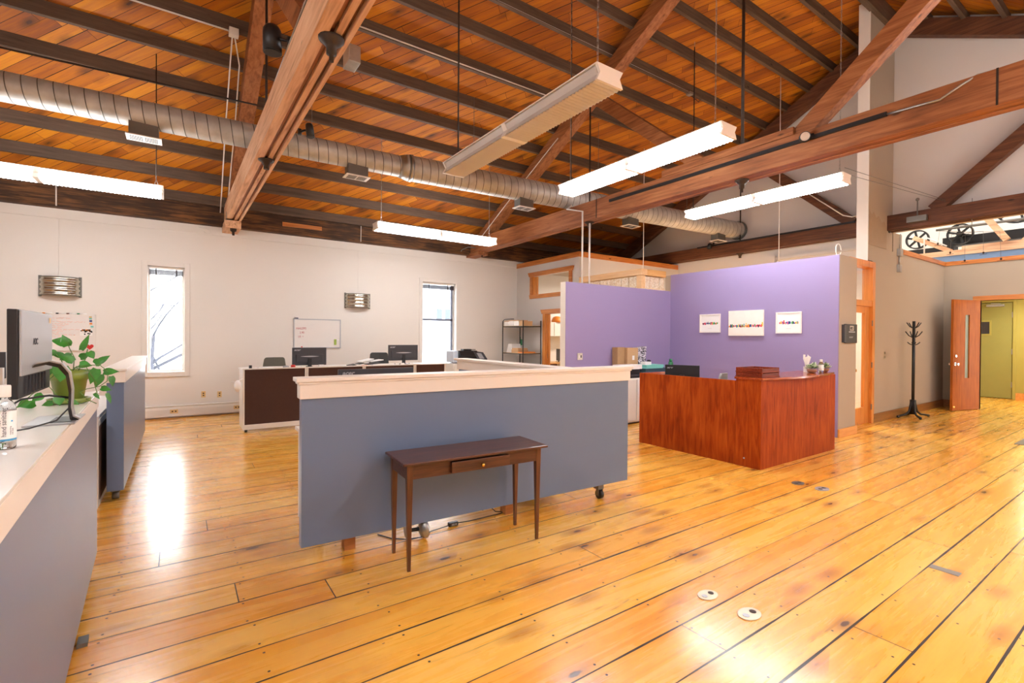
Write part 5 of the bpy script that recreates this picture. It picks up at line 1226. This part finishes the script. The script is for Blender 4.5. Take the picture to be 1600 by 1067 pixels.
def tray(z, lb):
    c = (5.73, 3.1, z); t = thing('letter_tray', lb, 'letter tray', c, 0, 'mahogany letter trays')
    b = B(c); b.box(5.535, 5.935, 2.94, 3.27, z, z+.012); b.build('base', mahog, t, bevel=.003)
    b = B(c); b.box(5.54, 5.56, 2.945, 3.265, z+.012, z+.055); b.box(5.91, 5.93, 2.945, 3.265, z+.012, z+.055); b.build('side_rail', mahog, t, bevel=.003)
    b = B(c); b.box(5.56, 5.91, 3.245, 3.265, z+.012, z+.055); b.build('rear_rail', mahog, t, bevel=.003)
    b = B(c); b.box(5.56, 5.91, 2.945, 2.955, z+.012, z+.048); b.build('front_lip', mahog, t)
tray(1.053, 'dark mahogany letter tray on the reception counter, lower of the two stacked')
tray(1.108, 'dark mahogany letter tray on the reception counter, upper of the two stacked')
def succulent(label, c, tissue, seed):
    rnd = random.Random(seed)
    t = thing('succulent_bowl', label, 'plant', c, 0)
    b = B(c); b.lathe(c, [(.03, 0), (.046, .008), (.06, .03), (.062, .05), (.055, .05), (.001, .045)], 20); b.build('bowl', terra, t)
    b1, b2 = B(c), B(c)
    for k in range(130):
        a = rnd.uniform(0, 2*PI); e = rnd.uniform(.0, 1.0); q = .055+.05*e
        p = (c[0]+.05*math.cos(a)*(.4+.6*e), c[1]+.05*math.sin(a)*(.4+.6*e), c[2]+.055+.03*(1-e))
        tp = (c[0]+q*1.05*math.cos(a), c[1]+q*1.05*math.sin(a), c[2]+.062+.085*(1-e)*rnd.uniform(.5, 1)+rnd.uniform(-.015, .02))
        leaf(b1 if rnd.random() < .8 else b2, p, tp, .03, curl=-.1)
    b1.build('pale_leaves', leafp, t); b2.build('dark_leaves', leafd, t)
    if tissue:
        b = B(c); b.box(c[0]-.05, c[0]+.05, c[1]+.0, c[1]+.07, c[2]+.085, c[2]+.13); b.build('tissue_slot', paper, t)
    return t
succulent('succulent in a clay bowl under the white tissue on the reception counter', (7.0, 3.05, 1.053), False, 1)
succulent('succulent in a clay bowl right of the small bottle on the reception counter', (7.36, 3.05, 1.053), False, 2)
c = (7.02, 3.14, 1.053); t = thing('tissue_box', 'white tissue sticking up behind the left succulent on the reception counter', 'tissue box', c)
b = B(c); b.box(7.07, 7.13, 3.13, 3.19, 1.053, 1.13); b.build('carton', paper, t, bevel=.004)
b = B(c); n_ = 8
rings = []
for u in (0, .3, .65, 1):
    rings.append([(7.10+(k/n_-.5)*(.07+.13*u)+.01*math.sin(9*u), 3.16+.012*math.sin(k*1.9+u*3)*(.3+u), 1.128+u*(.15+.022*math.sin(k*1.3+1))) for k in range(n_+1)])
b.loft(rings, close=False, caps=False, smooth=True); b.build('tissue', paper, t)
bottle('sanitizer_bottle', 'small clear bottle between the two succulents on the reception counter', (7.15, 3.0, 1.053), .032, .18, None)

# pictures: rows of coloured blocks on white
def picture(y0_, y1_, z0, z1, lb, framed, seed):
    c = (PX-.001, (y0_+y1_)/2, z0); t = thing('wall_picture', lb, 'picture', c, 0, 'white skyline pictures on the purple wall')
    rnd = random.Random(seed); xw = PX-.001
    d = .022 if framed else .035
    if framed:
        b = B(c); f = .024
        b.box(xw-d, xw, y0_, y0_+f, z0, z1); b.box(xw-d, xw, y1_-f, y1_, z0, z1); b.box(xw-d, xw, y0_+f, y1_-f, z0, z0+f); b.box(xw-d, xw, y0_+f, y1_-f, z1-f, z1); b.build('frame', white, t, bevel=.002)
        b = B(c); b.box(xw-.010, xw, y0_+f, y1_-f, z0+f, z1-f); b.build('print', paper, t); xf = xw-.010; m0 = .05
    else:
        b = B(c); b.box(xw-d, xw, y0_, y1_, z0, z1); b.build('canvas', plain('canvas_white', (238, 230, 220), .7), t, bevel=.002); xf = xw-d; m0 = .004
    cols = [(214, 60, 60), (240, 150, 50), (240, 200, 70), (60, 150, 160), (60, 90, 170), (130, 70, 150), (30, 40, 70), (80, 170, 90), (230, 90, 130)]
    ms = [MATS.get('ink_%d' % k) or plain('ink_%d' % k, q, .6) for k, q in enumerate(cols)]
    b = B(c); zb = z0+(z1-z0)*(.47 if framed else .37); y = y0_+m0; H_ = z1-z0
    while y < y1_-m0-.008:
        w_ = rnd.uniform(.008, .022); h_ = H_*rnd.uniform(.03, .10)*(1.6 if rnd.random() < .12 else 1)
        zb_ = zb-H_*rnd.uniform(0, .05)
        b.box(xf-.0012, xf-.0002, y, min(y+w_, y1_-m0), zb_, zb+h_, rnd.randrange(9)); y += w_*.9
    b.build('coloured_blocks', ms, t)
    if not framed: return
    b = B(c); b.box(xf-.0008, xf-.0002, (y0_+y1_)/2-.04, (y0_+y1_)/2+.04, z0+H_*.22, z0+H_*.23); b.build('caption_line', silver, t)
picture(5.195, 5.628, 1.62, 1.97, 'small white framed picture of coloured blocks, left of three on the purple wall', True, 1)
picture(4.382, 5.021, 1.56, 2.01, 'larger frameless canvas with a coloured band, middle of three on the purple wall', False, 2)
picture(3.77, 4.181, 1.60, 1.955, 'small white framed picture of coloured blocks, right of three on the purple wall', True, 3)
c = (8.63, 3.24, 1.45); t = thing('wall_plaque', 'black plaque with a small pale picture and text on the tan wall end', 'sign', c)
b = B(c); b.box(8.47, 8.875, 3.205, 3.239, 1.45, 1.745); b.build('plaque', black, t, bevel=.003)
b = B(c); b.box(8.40, 8.465, 3.20, 3.239, 1.46, 1.735); b.build('grey_edge', dgrey, t)
b = B(c); b.box(8.60, 8.74, 3.203, 3.205, 1.645, 1.72); b.build('pale_picture', plain('pale_print', (190, 180, 168), .5), t)
for k, (x0, x1, z) in enumerate(((8.56, 8.79, 1.615), (8.58, 8.72, 1.545), (8.58, 8.70, 1.53))):
    b = B(c); b.box(x0, x1, 3.203, 3.205, z, z+(.018 if k == 0 else .006)); b.build('text_line', silver, t)
text('MD', .06, (8.615, 3.2025, 1.66), (1, 0, 0), (0, 0, 1), black, t, 'lettering', .0004, c, .002)
c = (8.34, 3.16, 2.80)
b = B((8.5, 3.3, 2.803)); b.tube([(8.40+.09*math.cos(a), 3.30, 2.89+.09*math.sin(a)) for a in (2*PI*k/20 for k in range(20))], .008); b.tube([(8.33, 3.30, 2.81), (8.42, 3.28, 2.815), (8.5, 3.3, 2.812)], .009)
tag(b.build('cable_ring', whitem), 'ring of pale cable standing on top of the purple wall end', 'cable')

# cabinet and boxes behind the reception desk
c = (7.1, 6.0, 0); t = thing('filing_cabinet', 'white low cabinet between the blue partition and the reception desk', 'cabinet', c)
b = B(c); b.box(6.12, 8.2, 5.76, 6.30, .03, .80); b.build('body', whitem, t, bevel=.004)
for k in range(4):
    b = B(c); b.box(6.13+k*.52, 6.63+k*.52, 5.74, 5.76, .06, .78); b.build('door', whitem, t, bevel=.003)
b = B(c); b.box(6.14, 8.18, 5.80, 6.28, 0, .03); b.build('plinth', black, t)
c = (6.55, 6.0, .80); t = thing('desktop_printer', 'black printer on the white cabinet beside the reception desk', 'printer', c)
b = B(c); b.box(6.28, 6.78, 5.80, 6.08, .80, .955); b.build('body', black, t, bevel=.01)
b = B(c); b.box(6.34, 6.80, 5.77, 5.80, .83, .86); b.build('paper_slot', dgrey, t)
b = B(c); b.box(6.36, 6.85, 5.81, 6.06, .955, 1.03); b.build('paper_stack', paper, t)
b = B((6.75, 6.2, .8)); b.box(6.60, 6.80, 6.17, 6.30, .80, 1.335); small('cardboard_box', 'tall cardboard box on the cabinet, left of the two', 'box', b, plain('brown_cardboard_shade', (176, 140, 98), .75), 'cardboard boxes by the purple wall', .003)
c = (6.90, 6.15, .8); t = thing('cardboard_box', 'tall cardboard box with a small white label, right of the two', 'box', c, 0, 'cardboard boxes by the purple wall')
b = B(c); b.box(6.81, 7.10, 6.12, 6.30, .80, 1.325); b.build('carton', card, t, bevel=.003)
b = B(c); b.box(6.94, 7.00, 6.118, 6.1195, 1.10, 1.18); b.build('label', paper, t)
b = B((7.22, 6.2, .8)); b.hexa([(7.11, 6.16, .80), (7.34, 6.16, .80), (7.34, 6.30, .80), (7.11, 6.30, .80)], [(7.11, 6.16, 1.325), (7.385, 6.16, 1.35), (7.385, 6.30, 1.35), (7.11, 6.30, 1.32)]); small('wrapped_parcel', 'black and white wrapped parcel right of the cardboard boxes', 'parcel', b, zeb)
c = (7.25, 5.92, .8); t = thing('document_box', 'flat dark box under the teal folder behind the reception desk', 'box', c)
b = B(c); b.box(6.92, 7.60, 5.79, 6.10, .80, .955); b.build('carton', plain('dark_teal_box', (40, 70, 84), .5), t, bevel=.004)
b = B((7.2, 5.9, .955)); b.box(6.93, 7.42, 5.80, 6.09, .955, .972); b.box(6.96, 7.44, 5.80, 6.08, .974, 1.02); small('document_folder', 'teal folders stacked on the flat dark box behind the reception desk', 'folder', b, teal)
b = B((7.05, 5.95, 1.02)); b.box(6.98, 7.15, 5.85, 5.95, 1.02, 1.075); small('card_box', 'small white box lying on the teal folders', 'box', b, paper)
b = B((7.3, 6.1, 1.02)); b.cyl((7.26, 5.98, 1.062), (7.26, 6.02, 1.062), .04, 20); small('tape_roll', 'black tape roll standing on the teal folders', 'tape', b, black)
b = B((8.04, 6.1, .8)); b.cyl((8.04, 6.1, .80), (8.04, 6.1, 1.04), .045, 16); b.cyl((8.04, 6.1, 1.04), (8.04, 6.1, 1.10), .03, 14); small('glue_bottle', 'green capped bottle in the corner of the purple walls', 'bottle', b, greenp)

# ---------------------------------------------------------------- coat rack
c = (11.78, 3.30, 0); t = thing('coat_rack', 'black standing coat rack with short upturned arms against the tan side wall', 'coat rack', c)
b = B(c); b.cyl((11.78, 3.30, .06), (11.78, 3.30, 1.87), .026, 12); b.build('pole', blackm, t)
b = B(c); b.cyl((11.78, 3.30, .06), (11.78, 3.30, .34), .055, 14, r1=.05); b.build('base_sleeve', blackm, t)
for dx, dy in ((-.34, .13), (-.27, -.19), (.30, -.16), (.25, .14)):
    b = B(c); b.tube([(11.78+dx*.12, 3.30+dy*.12, .30), (11.78+dx*.25, 3.30+dy*.25, .12), (11.78+dx*.5, 3.30+dy*.5, .055), (11.78+dx, 3.30+dy, .035)], .02, 10); b.ball((11.78+dx, 3.30+dy, .028), .027); b.build('foot', blackm, t)
for z, rr, up in ((1.72, .16, .12), (1.54, .17, .13), (1.40, .12, .06)):
    for k in range(4):
        a = PI/4+k*PI/2+z; b = B(c); x1, y1_ = 11.78+rr*math.cos(a), 3.30+rr*math.sin(a)*.8
        b.tube([(11.78, 3.30, z), (11.78+(x1-11.78)*.6, 3.30+(y1_-3.30)*.6, z+up*.4), (x1, y1_, z+up)], .009, 8); b.build('arm', blackm, t)

# ---------------------------------------------------------------- floor outlets and patches
def floor_plate(label, c, r_, m, grp='floor outlet plates', dark=False):
    t = thing('floor_outlet', label, 'floor outlet', c, 0, grp)
    b = B(c); b.loft([[(c[0]+r_*1.25*math.cos(a), c[1]+r_*.9*math.sin(a), z) for a in (2*PI*k/28 for k in range(28))] for z in (.0005, .006)]); b.build('plate', m, t, bevel=.001)
    for s in (-1, 1):
        b = B(c); b.cyl((c[0]+s*r_*.55, c[1], .006), (c[0]+s*r_*.55, c[1], .008), r_*.30, 18); b.build('socket_cover', iron if dark or s > 0 else silver, t)
pl = plain('pale_plate_metal', (214, 200, 172), .3, .3)
floor_plate('oval floor outlet plate near the reception desk corner, further from the viewer', (5.32, 2.44, 0), .06, galvd, dark=True)
floor_plate('oval floor outlet plate near the reception desk corner, nearer the viewer', (5.32, 2.21, 0), .065, silver, dark=True)
floor_plate('pale oval floor outlet plate in the foreground, further of two', (2.547, 1.66, 0), .055, pl)
floor_plate('pale oval floor outlet plate in the foreground, nearer of two', (2.561, 1.417, 0), .06, pl)
b = B((4.12, 1.0, 0)); b.box(4.08, 4.15, .90, 1.05, .0005, .003); b.box(4.085, 4.09, .905, 1.045, .003, .004); small('metal_patch', 'small silver rectangular patch on the floor seam at lower right', 'patch', b, galv)
b = B((10.3, 1.5, 0)); b.box(10.0, 10.6, 1.0, 1.62, .0005, .008); small('floor_grate', 'grey floor grate at the right edge of the view', 'grate', b, galvd)
